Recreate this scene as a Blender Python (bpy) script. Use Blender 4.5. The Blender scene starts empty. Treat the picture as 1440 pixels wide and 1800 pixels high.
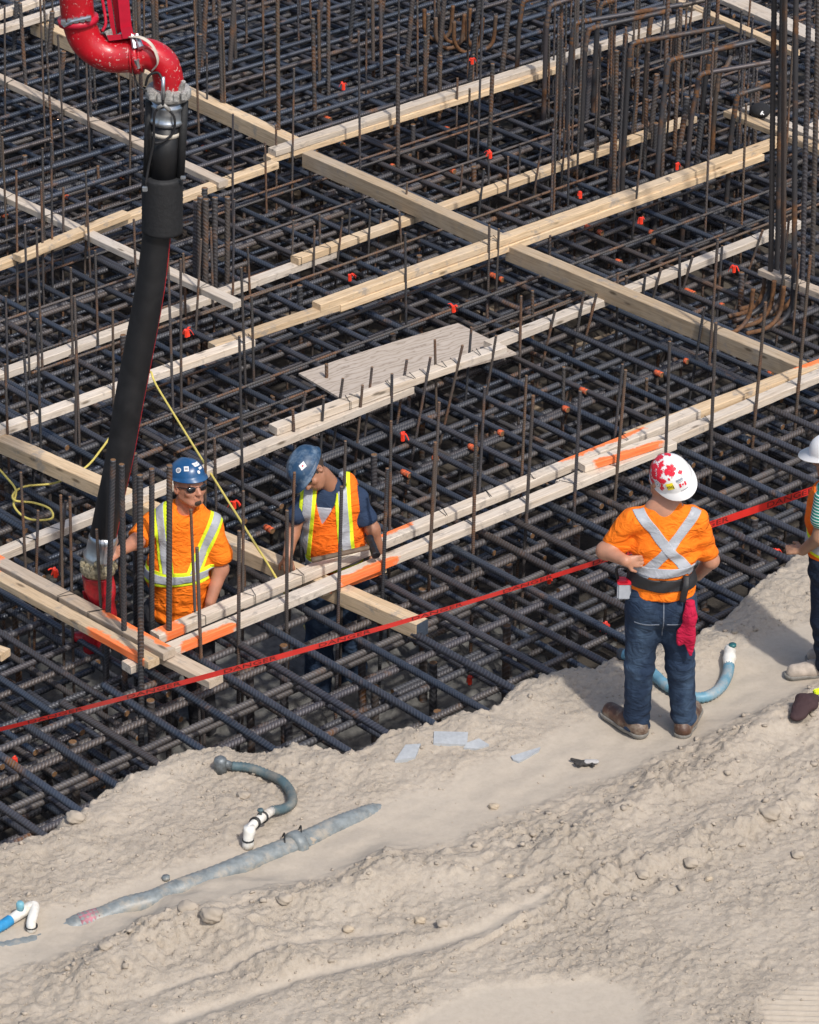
import bpy, bmesh, math, random
import numpy as np
from mathutils import Vector, Matrix, Quaternion

random.seed(7)
rng = np.random.default_rng(11)
sc = bpy.context.scene
COL = sc.collection

# ------------------------------------------------------------------ camera
FPX = 5840.0                      # focal length in pixels of the 1440x1800 photograph
PITCH = math.radians(27.9)        # looking down
CAM_H = 9.9                       # camera height over the top of the rebar
cam_data = bpy.data.cameras.new('camera')
cam = bpy.data.objects.new('camera', cam_data)
COL.objects.link(cam)
cam.location = (0, 0, CAM_H)
cam.rotation_euler = (math.radians(90) - PITCH, 0, 0)
cam_data.sensor_fit = 'VERTICAL'
cam_data.sensor_height = 24
cam_data.lens = FPX / 1800 * 24
cam_data.clip_end = 500
sc.camera = cam

# ------------------------------------------------------------------ world and sun
world = bpy.data.worlds.new('World'); sc.world = world
world.use_nodes = True
wn = world.node_tree.nodes; wl = world.node_tree.links
bg = wn.get('Background') or wn.new('ShaderNodeBackground')
skyt = wn.new('ShaderNodeTexSky'); skyt.sky_type = 'NISHITA'; skyt.sun_disc = False
SUN_DIR = Vector((0.50, -0.86, 0))            # horizontal direction towards the sun
SUN_EL = math.radians(52)
skyt.sun_elevation = SUN_EL
skyt.sun_rotation = math.atan2(SUN_DIR.x, SUN_DIR.y)
skyt.dust_density = 3.0
wl.new(skyt.outputs[0], bg.inputs[0]); bg.inputs[1].default_value = 0.15
sun_data = bpy.data.lights.new('sun', 'SUN')
sun_data.energy = 3.1; sun_data.angle = math.radians(2.2); sun_data.color = (1.0, 0.955, 0.89)
sun = bpy.data.objects.new('sun', sun_data); COL.objects.link(sun)
sd = (SUN_DIR.normalized() * math.cos(SUN_EL) + Vector((0, 0, math.sin(SUN_EL))))
sun.rotation_euler = sd.to_track_quat('Z', 'Y').to_euler()
sun.location = (3, -5, 12)
sc.view_settings.view_transform = 'Standard'
sc.view_settings.look = 'None'
sc.view_settings.exposure = 0.0
sc.view_settings.gamma = 1.0
sc.view_settings.use_curve_mapping = False
sc.cycles.max_bounces = 5
sc.cycles.diffuse_bounces = 3
sc.cycles.glossy_bounces = 3
sc.cycles.caustics_reflective = False
sc.cycles.use_denoising = True

# ------------------------------------------------------------------ survey: photograph pixel -> place
CP, SP = math.cos(PITCH), math.sin(PITCH)
def ray(px, py):
    X = (px - 720) / FPX; Y = -(py - 900) / FPX
    return Vector((X, CP + Y * SP, -SP + Y * CP))
def G(px, py, z=0.0):                       # where the ray meets the level z
    d = ray(px, py); t = (z - CAM_H) / d.z
    return Vector((d.x * t, d.y * t, z))
def PY(px, py, y):                          # where the ray meets the upright plane y
    d = ray(px, py); t = y / d.y
    return Vector((d.x * t, y, CAM_H + d.z * t))
def proj(p):
    x, y, z = p[0], p[1], p[2] - CAM_H
    D = y * CP - z * SP; up = y * SP + z * CP
    return (720 + FPX * x / D, 900 - FPX * up / D)
DA = Vector((0.666, -0.746, 0))             # the two directions of the bars
DB = Vector((0.746, 0.666, 0))
def UV(p): return (p[0] * DA.x + p[1] * DA.y, p[0] * DB.x + p[1] * DB.y)
def W(u, v, z=0.0):
    p = DA * u + DB * v; return Vector((p.x, p.y, z))

# ------------------------------------------------------------------ object helpers
def tag(o, label=None, cat=None, group=None, kind=None):
    if label: o['label'] = label
    if cat: o['category'] = cat
    if group: o['group'] = group
    if kind: o['kind'] = kind
    return o
def empty(name, loc, label=None, cat=None, group=None):
    o = bpy.data.objects.new(name, None); COL.objects.link(o)
    o.location = loc; o.empty_display_size = 0.1
    return tag(o, label, cat, group)
def make_mesh(name, V, F, mats, smooth=False):
    me = bpy.data.meshes.new(name)
    V = np.asarray(V, dtype=np.float32)
    if isinstance(F, np.ndarray):
        n, k = F.shape
        me.vertices.add(len(V)); me.vertices.foreach_set('co', V.ravel())
        me.loops.add(n * k); me.loops.foreach_set('vertex_index', F.astype(np.int32).ravel())
        me.polygons.add(n); me.polygons.foreach_set('loop_start', np.arange(0, n * k, k, dtype=np.int32))
        me.polygons.foreach_set('loop_total', np.full(n, k, dtype=np.int32))
        me.update(calc_edges=True)
    else:
        me.from_pydata([tuple(map(float, v)) for v in V], [], [tuple(map(int, f)) for f in F])
    me.validate()
    for m in (mats if isinstance(mats, (list, tuple)) else [mats]): me.materials.append(m)
    if smooth: me.polygons.foreach_set('use_smooth', np.ones(len(me.polygons), dtype=bool))
    me.update()
    return me
def obj(name, V, F, mat, parent=None, smooth=False, loc=None):
    """vertices are given in world space"""
    V = np.asarray(V, dtype=np.float64)
    if loc is None:
        loc = Vector(((V[:, 0].min() + V[:, 0].max()) / 2, (V[:, 1].min() + V[:, 1].max()) / 2, V[:, 2].min()))
    me = make_mesh(name, V - np.array(loc), F, mat, smooth)
    o = bpy.data.objects.new(name, me); COL.objects.link(o)
    o.location = loc
    if parent:
        o.parent = parent; o.matrix_parent_inverse = world_of(parent).inverted()
    return o
def world_of(o):
    M = o.matrix_basis.copy()
    if o.parent: M = world_of(o.parent) @ o.matrix_parent_inverse @ M
    return M
def root_loc(o):
    l = Vector(o.location)
    while o.parent: o = o.parent; l += Vector(o.location)
    return l
def placed(name, me, M, parent=None):
    o = bpy.data.objects.new(name, me); COL.objects.link(o)
    o.matrix_basis = M
    if parent:
        o.parent = parent; o.matrix_parent_inverse = world_of(parent).inverted()
    return o
def frame_x(a, b, roll=0.0, zup=Vector((0, 0, 1))):
    """matrix with local X from a to b"""
    x = (Vector(b) - Vector(a)).normalized()
    y = zup.cross(x)
    if y.length < 1e-3: y = Vector((0, 1, 0)).cross(x)
    y.normalize(); z = x.cross(y)
    M = Matrix((x, y, z)).transposed().to_4x4()
    M = M @ Matrix.Rotation(roll, 4, 'X')
    M.translation = a
    return M
def join(parts):
    V = []; F = []; n = 0
    for v, f in parts:
        V.append(np.asarray(v, dtype=float)); F += [tuple(i + n for i in q) for q in f]; n += len(v)
    return np.concatenate(V), F
def catmull(P, n=8):
    P = [Vector(p) for p in P]
    if len(P) < 3: return P
    Q = [P[0] * 2 - P[1]] + P + [P[-1] * 2 - P[-2]]
    out = []
    for i in range(1, len(Q) - 2):
        a, b, c, d = Q[i - 1:i + 3]
        for k in range(n):
            t = k / n
            out.append(0.5 * ((2 * b) + (c - a) * t + (2 * a - 5 * b + 4 * c - d) * t * t + (3 * b - a - 3 * c + d) * t ** 3))
    out.append(P[-1]); return out
def tube(P, r, sides=10, caps=True, flat=1.0):
    """tube along P; r number or list; returns V, F"""
    P = [Vector(p) for p in P]; n = len(P)
    R = r if isinstance(r, (list, tuple, np.ndarray)) else [r] * n
    V = []; F = []
    T = [(P[min(i + 1, n - 1)] - P[max(i - 1, 0)]).normalized() for i in range(n)]
    nrm = T[0].orthogonal().normalized()
    if abs(T[0].z) < .9: nrm = Vector((0, 0, 1)).cross(T[0]).normalized()
    for i in range(n):
        if i: nrm = (T[i - 1].rotation_difference(T[i]) @ nrm).normalized()
        bi = T[i].cross(nrm)
        for k in range(sides):
            a = 2 * math.pi * k / sides
            V.append(P[i] + (nrm * math.cos(a) + bi * math.sin(a) * flat) * R[i])
    for i in range(n - 1):
        for k in range(sides):
            k2 = (k + 1) % sides
            F.append((i * sides + k, i * sides + k2, (i + 1) * sides + k2, (i + 1) * sides + k))
    if caps:
        F.append(tuple(range(sides - 1, -1, -1))); F.append(tuple((n - 1) * sides + k for k in range(sides)))
    return V, F
def box(c, sx, sy, sz, M=None, bev=0.0):
    bm = bmesh.new(); bmesh.ops.create_cube(bm, size=1)
    for v in bm.verts: v.co = Vector((v.co.x * sx, v.co.y * sy, v.co.z * sz))
    if bev: bmesh.ops.bevel(bm, geom=bm.edges[:], offset=bev, segments=2, affect='EDGES')
    M = M or Matrix.Identity(4)
    V = [(M @ v.co) + Vector(c) for v in bm.verts]; F = [[v.index for v in f.verts] for f in bm.faces]
    bm.free(); return V, F
def ellipsoid(c, r, M=None, nu=14, nv=9):
    V = []; F = []
    M = M or Matrix.Identity(3)
    for j in range(nv + 1):
        t = math.pi * j / nv
        for i in range(nu):
            a = 2 * math.pi * i / nu
            V.append(Vector(c) + M @ Vector((r[0] * math.sin(t) * math.cos(a), r[1] * math.sin(t) * math.sin(a), r[2] * math.cos(t))))
    for j in range(nv):
        for i in range(nu):
            i2 = (i + 1) % nu
            F.append((j * nu + i, (j + 1) * nu + i, (j + 1) * nu + i2, j * nu + i2))
    return V, F

# ------------------------------------------------------------------ noise on arrays
_perm = rng.permutation(4096)
_g = rng.random(4096) * 2 * np.pi
def _hash(i, j): return _perm[(i + _perm[j & 4095]) & 4095]
def perlin(x, y):
    xi = np.floor(x).astype(int); yi = np.floor(y).astype(int)
    xf = x - xi; yf = y - yi
    u = xf * xf * xf * (xf * (xf * 6 - 15) + 10); v = yf * yf * yf * (yf * (yf * 6 - 15) + 10)
    def g(di, dj):
        a = _g[_hash(xi + di, yi + dj)]
        return np.cos(a) * (xf - di) + np.sin(a) * (yf - dj)
    return ((g(0, 0) * (1 - u) + g(1, 0) * u) * (1 - v) + (g(0, 1) * (1 - u) + g(1, 1) * u) * v) * 1.5
def fbm(x, y, o=4, gain=.5):
    s = 0; a = 1; f = 1
    for k in range(o): s = s + a * perlin(x * f + 17.3 * k, y * f - 9.1 * k); a *= gain; f *= 2.03
    return s
def worley(x, y):
    xi = np.floor(x).astype(int); yi = np.floor(y).astype(int)
    d1 = np.full(x.shape, 9.0); d2 = np.full(x.shape, 9.0); idv = np.zeros(x.shape)
    for di in (-1, 0, 1):
        for dj in (-1, 0, 1):
            h = _hash(xi + di, yi + dj)
            cx = xi + di + (h % 61) / 61.0; cy = yi + dj + ((h // 61) % 61) / 61.0
            d = np.hypot(cx - x, cy - y)
            nd2 = np.where(d < d1, d1, np.minimum(d2, d)); idv = np.where(d < d1, (h % 97) / 97.0, idv)
            d1 = np.minimum(d, d1); d2 = nd2
    return d1, d2, idv
def dist_poly(x, y, P):
    """distance to an open polyline and the side (positive = right of travel)"""
    best = np.full(x.shape, 1e9); side = np.zeros(x.shape); par = np.zeros(x.shape); L = 0
    for a, b in zip(P[:-1], P[1:]):
        ex, ey = b[0] - a[0], b[1] - a[1]; l2 = ex * ex + ey * ey; l = math.sqrt(l2)
        t = np.clip(((x - a[0]) * ex + (y - a[1]) * ey) / l2, 0, 1)
        dx = x - a[0] - t * ex; dy = y - a[1] - t * ey
        d = np.hypot(dx, dy); s = np.sign(ey * (x - a[0]) - ex * (y - a[1]))
        m = d < best
        best = np.where(m, d, best); side = np.where(m, s, side); par = np.where(m, L + t * l, par); L += l
    return best, side, par

# ------------------------------------------------------------------ materials
def new_mat(name):
    m = bpy.data.materials.new(name); m.use_nodes = True
    nt = m.node_tree; b = nt.nodes['Principled BSDF']
    return m, nt, b
def N(nt, t, **kw):
    n = nt.nodes.new(t)
    for k, v in kw.items():
        if k.startswith('i_'): n.inputs[int(k[2:])].default_value = v
        else: setattr(n, k, v)
    return n
def ramp(nt, fac, stops):
    r = nt.nodes.new('ShaderNodeValToRGB'); cr = r.color_ramp
    while len(cr.elements) < len(stops): cr.elements.new(0.5)
    for e, (p, c) in zip(cr.elements, stops):
        e.position = p; e.color = (c[0], c[1], c[2], 1) if len(c) == 3 else c
    nt.links.new(fac, r.inputs[0]); return r.outputs[0]
def mixc(nt, fac, a, b, mode='MIX'):
    m = nt.nodes.new('ShaderNodeMix'); m.data_type = 'RGBA'; m.blend_type = mode
    for i, s in ((0, fac), (6, a), (7, b)):
        if hasattr(s, 'links'): nt.links.new(s, m.inputs[i])
        else: m.inputs[i].default_value = s if i == 0 else (s[0], s[1], s[2], 1)
    return m.outputs[2]
def noise(nt, scale, detail=4, vec=None, rough=.55, dist=0.0):
    n = N(nt, 'ShaderNodeTexNoise'); n.inputs['Scale'].default_value = scale; n.inputs['Detail'].default_value = detail
    n.inputs['Roughness'].default_value = rough; n.inputs['Distortion'].default_value = dist
    if vec is not None: nt.links.new(vec, n.inputs['Vector'])
    return n.outputs[0]
def coords(nt, which='Object', scale=(1, 1, 1), rnd=0.0):
    tc = N(nt, 'ShaderNodeTexCoord'); out = tc.outputs[which]
    if rnd:
        oi = N(nt, 'ShaderNodeObjectInfo'); m = N(nt, 'ShaderNodeMath', operation='MULTIPLY'); m.inputs[1].default_value = rnd
        nt.links.new(oi.outputs['Random'], m.inputs[0])
        va = N(nt, 'ShaderNodeVectorMath', operation='ADD'); nt.links.new(out, va.inputs[0]); nt.links.new(m.outputs[0], va.inputs[1]); out = va.outputs[0]
    mp = N(nt, 'ShaderNodeMapping'); mp.inputs['Scale'].default_value = scale
    nt.links.new(out, mp.inputs[0]); return mp.outputs[0]
def geo_pos(nt):
    return N(nt, 'ShaderNodeNewGeometry').outputs['Position']
def bump(nt, b, h, strength=.5, dist=.01, prev=None):
    n = N(nt, 'ShaderNodeBump'); n.inputs['Strength'].default_value = strength; n.inputs['Distance'].default_value = dist
    nt.links.new(h, n.inputs['Height'])
    if prev is not None: nt.links.new(prev, n.inputs['Normal'])
    nt.links.new(n.outputs[0], b.inputs['Normal']); return n.outputs[0]
def plain(name, col, rough=.6, metal=0.0, var=.15, scale=30, bmp=0.0, spec=None, coat=0.0, dirt=None, speck=None):
    m, nt, b = new_mat(name)
    p = coords(nt); n = noise(nt, scale, 5, p)
    lo = tuple(c * (1 - var) for c in col); hi = tuple(min(1, c * (1 + var)) for c in col)
    c = ramp(nt, n, [(.3, lo), (.7, hi)])
    if dirt is not None:
        n2 = noise(nt, scale * .35, 6, p, .7)
        k = ramp(nt, n2, [(.48, (0, 0, 0)), (.66, (1, 1, 1))])
        c = mixc(nt, k, c, dirt)
    if speck is not None:
        k = ramp(nt, noise(nt, 55, 3, p, .6), [(.60, (0, 0, 0)), (.64, (1, 1, 1))]); k2 = ramp(nt, noise(nt, 4, 3, p, .6), [(.40, (0, 0, 0)), (.55, (.9, .9, .9))])
        c = mixc(nt, mixc(nt, 1.0, k, k2, 'MULTIPLY'), c, speck)
    nt.links.new(c, b.inputs['Base Color'])
    b.inputs['Roughness'].default_value = rough; b.inputs['Metallic'].default_value = metal
    if coat: b.inputs['Coat Weight'].default_value = coat
    if bmp: bump(nt, b, n, bmp, .01)
    return m

# steel reinforcing bar: blue-black mill scale with rust blooms and chalky dust
def bar_material(name, base_a, base_b, rust_amt, rough=.42, metal=.55):
    m, nt, b = new_mat(name)
    p = coords(nt, 'Object', (1, 1, 1), 37.0)
    oi = N(nt, 'ShaderNodeObjectInfo')
    c = ramp(nt, oi.outputs['Random'], [(0, base_a), (.3, tuple(x * .72 for x in base_a)), (.5, base_b), (.72, (.105, .084, .074)), (.86, tuple(x * 1.15 for x in base_a)), (1, (.082, .072, .078))])
    n1 = noise(nt, 3.2, 5, p, .6)
    dust = ramp(nt, noise(nt, 1.3, 4, p), [(.45, (0, 0, 0)), (.75, (.55, .55, .55))])
    c = mixc(nt, dust, c, (.098, .082, .074))
    k = ramp(nt, n1, [(rust_amt, (0, 0, 0)), (min(.99, rust_amt + .1), (1, 1, 1))])
    rustc = ramp(nt, noise(nt, 40, 4, p), [(.3, (.075, .034, .016)), (.7, (.19, .088, .034))])
    c = mixc(nt, k, c, rustc)
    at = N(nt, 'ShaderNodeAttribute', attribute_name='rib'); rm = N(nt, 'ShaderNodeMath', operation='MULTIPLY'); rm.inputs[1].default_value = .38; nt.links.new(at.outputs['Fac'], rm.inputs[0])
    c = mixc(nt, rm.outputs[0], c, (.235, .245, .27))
    nt.links.new(c, b.inputs['Base Color'])
    r = N(nt, 'ShaderNodeMapRange'); nt.links.new(k, r.inputs[0]); r.inputs[3].default_value = rough; r.inputs[4].default_value = .85
    nt.links.new(r.outputs[0], b.inputs['Roughness'])
    mt = N(nt, 'ShaderNodeMapRange'); nt.links.new(k, mt.inputs[0]); mt.inputs[3].default_value = metal; mt.inputs[4].default_value = 0.05
    nt.links.new(mt.outputs[0], b.inputs['Metallic'])
    bump(nt, b, noise(nt, 260, 3, p), .25, .002)
    return m
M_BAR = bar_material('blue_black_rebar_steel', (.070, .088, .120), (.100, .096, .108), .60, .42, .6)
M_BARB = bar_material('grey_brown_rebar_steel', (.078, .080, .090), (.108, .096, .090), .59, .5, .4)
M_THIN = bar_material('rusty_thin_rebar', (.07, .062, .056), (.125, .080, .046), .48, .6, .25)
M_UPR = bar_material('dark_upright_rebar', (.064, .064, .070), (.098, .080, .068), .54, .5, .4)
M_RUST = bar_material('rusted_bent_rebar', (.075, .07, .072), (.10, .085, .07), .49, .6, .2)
M_CUT = plain('rusty_cut_bar_end', (.17, .09, .04), .8, 0, .4, 90)
M_ORANGE = plain('orange_marking_paint', (.78, .12, .03), .6, 0, .3, 60, dirt=(.25, .10, .06))
M_RIBBON = plain('red_orange_ribbon', (.85, .05, .02), .45, 0, .1, 30)
M_WIRE = plain('black_tie_wire', (.02, .02, .022), .5, .6)

def wood_material(name, top, dark, grey, gamt):
    m, nt, b = new_mat(name)
    p = coords(nt, 'Object', (1, 1, 1), 53.0)
    ps = coords(nt, 'Object', (1.2, 26, 26), 53.0)
    g1 = noise(nt, 1.6, 6, ps, .6, .6)
    g2 = noise(nt, 5.0, 5, ps, .65)
    oi = N(nt, 'ShaderNodeObjectInfo')
    c = ramp(nt, g1, [(.30, dark), (.5, tuple((a + d) / 2 for a, d in zip(top, dark))), (.72, top)])
    gk = ramp(nt, noise(nt, 1.1, 5, p, .6), [(.50 - gamt, (0, 0, 0)), (.80 - gamt, (.9, .9, .9))])
    c = mixc(nt, gk, c, grey)
    streak = ramp(nt, g2, [(.50, (0, 0, 0)), (.70, (.62, .62, .62))])
    c = mixc(nt, streak, c, tuple(x * .55 for x in dark))
    # knots
    vo = N(nt, 'ShaderNodeTexVoronoi'); vo.inputs['Scale'].default_value = 1.0
    pk = coords(nt, 'Object', (3.3, 11, 11), 91.0); nt.links.new(pk, vo.inputs['Vector'])
    kk = ramp(nt, vo.outputs['Distance'], [(.07, (1, 1, 1)), (.17, (0, 0, 0))])
    c = mixc(nt, kk, c, tuple(x * .4 for x in dark))
    # mud and cement splashes
    sp = ramp(nt, noise(nt, 9, 6, p, .7), [(.56, (0, 0, 0)), (.66, (.75, .75, .75))])
    c = mixc(nt, sp, c, (.33, .29, .25))
    v = N(nt, 'ShaderNodeMapRange'); nt.links.new(oi.outputs['Random'], v.inputs[0]); v.inputs[3].default_value = .82; v.inputs[4].default_value = 1.08
    hs = N(nt, 'ShaderNodeHueSaturation'); nt.links.new(v.outputs[0], hs.inputs['Value']); nt.links.new(c, hs.inputs['Color']); c = hs.outputs[0]
    at = N(nt, 'ShaderNodeAttribute', attribute_name='paint')
    ma = N(nt, 'ShaderNodeMath', operation='ADD'); nt.links.new(at.outputs['Fac'], ma.inputs[0])
    pn = N(nt, 'ShaderNodeMath', operation='MULTIPLY'); pn.inputs[1].default_value = .9; nt.links.new(noise(nt, 14, 5, p, .7), pn.inputs[0]); nt.links.new(pn.outputs[0], ma.inputs[1])
    pk2 = ramp(nt, ma.outputs[0], [(.85, (0, 0, 0)), (1.0, (1, 1, 1))])
    orc = ramp(nt, g2, [(.3, (.93, .15, .02)), (.8, (.88, .30, .12))])
    c = mixc(nt, pk2, c, orc)
    nt.links.new(c, b.inputs['Base Color']); b.inputs['Roughness'].default_value = .78
    bump(nt, b, g2, .35, .004)
    return m
M_WOOD = wood_material('fresh_tan_lumber', (.74, .57, .375), (.53, .37, .215), (.62, .53, .42), -.02)
M_WOODW = wood_material('weathered_pale_lumber', (.74, .65, .545), (.55, .44, .325), (.64, .585, .52), .08)
M_WOODH = wood_material('heavy_brown_timber', (.60, .465, .315), (.42, .30, .18), (.50, .43, .35), .05)
M_WOODG = wood_material('greyish_brown_lumber', (.62, .50, .375), (.44, .33, .23), (.53, .46, .39), .08)

# ================================================================== SAND BANK
EDGE_PX = [(-330, 1600), (-160, 1540), (0, 1489), (32, 1484), (65, 1476), (95, 1462), (118, 1440), (150, 1426), (175, 1404), (200, 1393), (225, 1370), (255, 1358),
           (300, 1336), (345, 1322), (385, 1316), (430, 1322), (480, 1324), (515, 1312), (545, 1314), (575, 1322), (600, 1328), (640, 1321), (662, 1305), (690, 1292),
           (735, 1284), (775, 1272), (815, 1258), (860, 1250), (884, 1238), (893, 1222), (912, 1203), (955, 1190), (1005, 1177), (1035, 1178), (1062, 1170), (1090, 1158), (1112, 1150), (1160, 1142), (1212, 1130),
           (1240, 1110), (1282, 1083), (1310, 1058), (1335, 1032), (1368, 1004), (1402, 978), (1445, 962), (1560, 930), (1800, 860)]
edge_w = [tuple(G(x, y, .05))[:2] for x, y in EDGE_PX]
def gl(P): return [tuple(G(x, y, .05))[:2] for x, y in P]
# smooth walked path with the pipe trench in it
PATHL = gl([(-200, 1740), (0, 1665), (200, 1608), (400, 1545), (560, 1500), (690, 1455), (850, 1400), (1020, 1325), (1180, 1265), (1330, 1190), (1600, 1080)])
CREST = gl([(60, 1790), (180, 1680), (300, 1590), (420, 1563), (560, 1558), (690, 1510), (800, 1512), (900, 1500), (1010, 1452), (1150, 1372), (1290, 1290), (1440, 1225), (1600, 1150)])
LEDGE = gl([(930, 1620), (1020, 1575), (1110, 1545), (1230, 1510), (1330, 1455), (1440, 1400), (1600, 1330)])
TRACK = gl([(300, 1800), (520, 1722), (700, 1680), (850, 1640), (960, 1585)])
TRACK2 = gl([(240, 1760), (400, 1700), (560, 1655), (700, 1640)])
FLAT = gl([(740, 1860), (900, 1790), (1040, 1780)])
MUDL = gl([(280, 1640), (360, 1628), (440, 1650), (500, 1690)])
WHEEL = gl([(1400, 1790), (1500, 1750), (1700, 1700)])

def sand_height(x, y):
    d, s, t = dist_poly(x, y, edge_w)
    sd = d * s                                             # positive on the bank
    sd = sd + .015 * perlin(x * 7, y * 7) + .010 * perlin(x * 19, y * 19) + .010 * perlin(x * 47, y * 47)
    dp, sp_, _ = dist_poly(x, y, PATHL); dc, scr, tc = dist_poly(x, y, CREST)
    dl, sl, tl = dist_poly(x, y, LEDGE); dt, _, _ = dist_poly(x, y, TRACK); dt2, _, _ = dist_poly(x, y, TRACK2)
    df, _, _ = dist_poly(x, y, FLAT); dm, _, _ = dist_poly(x, y, MUDL); dw, _, _ = dist_poly(x, y, WHEEL)
    w = .13 + .10 * np.clip((x + 1.5) / 3, 0, 1) + .07 * perlin(x * 2.1, y * 2.1) + .03 * perlin(x * 7, y * 7)
    pathm = np.exp(-(np.maximum(dp - w, 0) / .10) ** 2)
    trackm = np.exp(-(dt / .055) ** 2); track2m = np.exp(-(dt2 / .035) ** 2)
    flatm = np.exp(-(np.maximum(df - .22, 0) / .07) ** 2)
    wheelm = np.exp(-(np.maximum(dw - .12, 0) / .05) ** 2)
    rough = np.clip(1 - .93 * pathm - .85 * trackm - .6 * track2m - .96 * flatm - .9 * wheelm, 0.04, 1)
    patch = np.clip(.80 + .5 * fbm(x * 1.7 + 3, y * 1.7, 4), .42, 1.2)
    rough = rough * patch * .88
    z = .055 + .014 * fbm(x * .9, y * .9, 2)
    z = z - .018 * np.exp(-(dp / .25) ** 2)
    # the mound south of the path, with its steeper crumbling side
    south = np.where(scr > 0, dc, -dc)
    south = south + .10 * perlin(x * 1.9 + 5, y * 1.9) + .03 * perlin(x * 8, y * 8)
    crest = .075 * np.exp(-((south - .12) / .16) ** 2) + .02 * (1 / (1 + np.exp(-(south) / .08)))
    z = z + crest * (.75 + .5 * perlin(x * 2.3, y * 2.3))
    # cracked mud lump below it
    z = z + .05 * np.exp(-(dm / .13) ** 2)
    # pushed-up ledge of clods facing the camera
    sl_ = np.where(sl > 0, dl, -dl)
    z = z + .05 / (1 + np.exp(sl_ / .022)) * np.exp(-np.clip(-sl_, 0, 9) / .35)
    z = z - .022 * trackm - .012 * track2m - .012 * flatm
    z = z + .009 * wheelm * np.sin(y * 150 + x * 12)
    z = z + .020 * np.abs(np.sin(tl * 2 * np.pi / .15 + .8 * perlin(x * 5, y * 5))) * np.exp(-((sl_ - .005) / .055) ** 2) * (perlin(x * 1.5 + 9, y * 1.5) > -.25)
    z = z + np.exp(-(dp / .16) ** 2) * .013 * perlin(x * 5.5 + 2, y * 5.5 + 4)
    # rim of the bank is slightly raised
    z = z + .03 * np.exp(-((sd - .12) / .12) ** 2) * (1 + perlin(x * 4, y * 4))
    # clods
    dist1 = perlin(x * 5, y * 5) * .35
    a1, b1, i1 = worley(x * 13 + dist1, y * 13 + dist1)
    a2, b2, i2 = worley(x * 29 + 7, y * 29)
    a3, b3, i3 = worley(x * 6.5 + dist1, y * 6.5 - dist1)
    ridgez = np.clip(np.exp(-(dc / .3) ** 2) + np.exp(-(dl / .16) ** 2) * 1.2 + np.exp(-(dm / .25) ** 2), 0, 1.4)
    cl = np.clip(1 - a1 * 2.0, 0, 1) ** .7 * (i1 > .62) * .020 + np.clip(1 - a2 * 2.0, 0, 1) ** .7 * (i2 > .45) * .0095
    big = np.clip(1 - a3 * 1.9, 0, 1) ** .8 * (i3 > .72) * .034 * ridgez
    crack = -np.clip(1 - (b3 - a3) * 14, 0, 1) * .022 * ridgez * (perlin(x * 3, y * 3) > -.05)
    a4, b4, i4 = worley(x * 8.5 + .5 * perlin(x * 6, y * 6), y * 8.5 + .5 * perlin(y * 6, x * 6))
    a5, b5, i5 = worley(x * 21 + .4 * perlin(x * 15, y * 15), y * 21)
    z = z + ridgez * np.clip(rough, 0, 1) * ((i4 - .5) * .030 + (i5 - .5) * .014)
    z = z + rough * (i5 - .4) * .0055 * (patch > .5) - rough * np.clip(1 - (b5 - a5) * 7, 0, 1) * .0045
    z = z + rough * (cl * (.55 + .8 * ridgez) + big + crack)
    z = z + rough * (.015 * fbm(x * 6, y * 6, 5, .62) + .009 * np.abs(fbm(x * 24, y * 24, 3, .6)) - .010 * np.clip(perlin(x * 38, y * 52) - .15, 0, 1))
    # streaky scrapes along the direction of the ledge
    u = x * .8 + y * .6; v = -x * .6 + y * .8
    z = z + rough * .005 * perlin(u * 8, v * 45)
    z = z + .0016 * fbm(x * 12, y * 12, 3)
    # steep side into the pit
    fall = np.clip(-sd, 0, None)
    z = np.where(sd < 0, z - fall * 1.9 - .25 * np.clip(fall, 0, .1), z)
    z = z + np.where((sd < .04) & (sd > -.5), .018 * fbm(x * 18, y * 18, 3), 0)
    z = np.maximum(z, -1.25)
    return z, sd, rough, pathm
def sand_z(x, y):
    return float(sand_height(np.array([float(x)]), np.array([float(y)]))[0][0])

def build_ground():
    h = .0106
    xs = np.arange(-4.4, 4.6, h); ys = np.arange(12.0, 19.6, h)
    X, Y = np.meshgrid(xs, ys, indexing='ij')
    # keep only what lies near the view of the bank
    Z = np.full(X.shape, -9.0); S = np.full(X.shape, -9.0); R = np.zeros(X.shape)
    d0, s0, _ = dist_poly(X[::8, ::8], Y[::8, ::8], edge_w)
    sd0 = np.kron(d0 * s0, np.ones((8, 8)))[:X.shape[0], :X.shape[1]]
    half = (Y * CP + CAM_H * SP) * 720 / FPX + .75
    use = (sd0 > -.85) & (np.abs(X) < half)
    zz, ss, rr, pm = sand_height(X[use], Y[use])
    Z[use] = zz; S[use] = ss; R[use] = rr
    idx = -np.ones(X.shape, dtype=int); ok = use & (S > -.72)
    idx[ok] = np.arange(ok.sum())
    V = np.stack([X[ok], Y[ok], Z[ok]], 1)
    q = np.stack([idx[:-1, :-1], idx[1:, :-1], idx[1:, 1:], idx[:-1, 1:]], -1).reshape(-1, 4)
    q = q[(q >= 0).all(1)]
    me = make_mesh('sand_bank', V, q, M_SAND, True)
    at = me.attributes.new('rough', 'FLOAT', 'POINT'); at.data.foreach_set('value', R[ok].astype(np.float32))
    o = bpy.data.objects.new('sand_bank', me); COL.objects.link(o)
    tag(o, 'pale trampled sand bank along the near edge of the pit', kind='structure')

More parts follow.
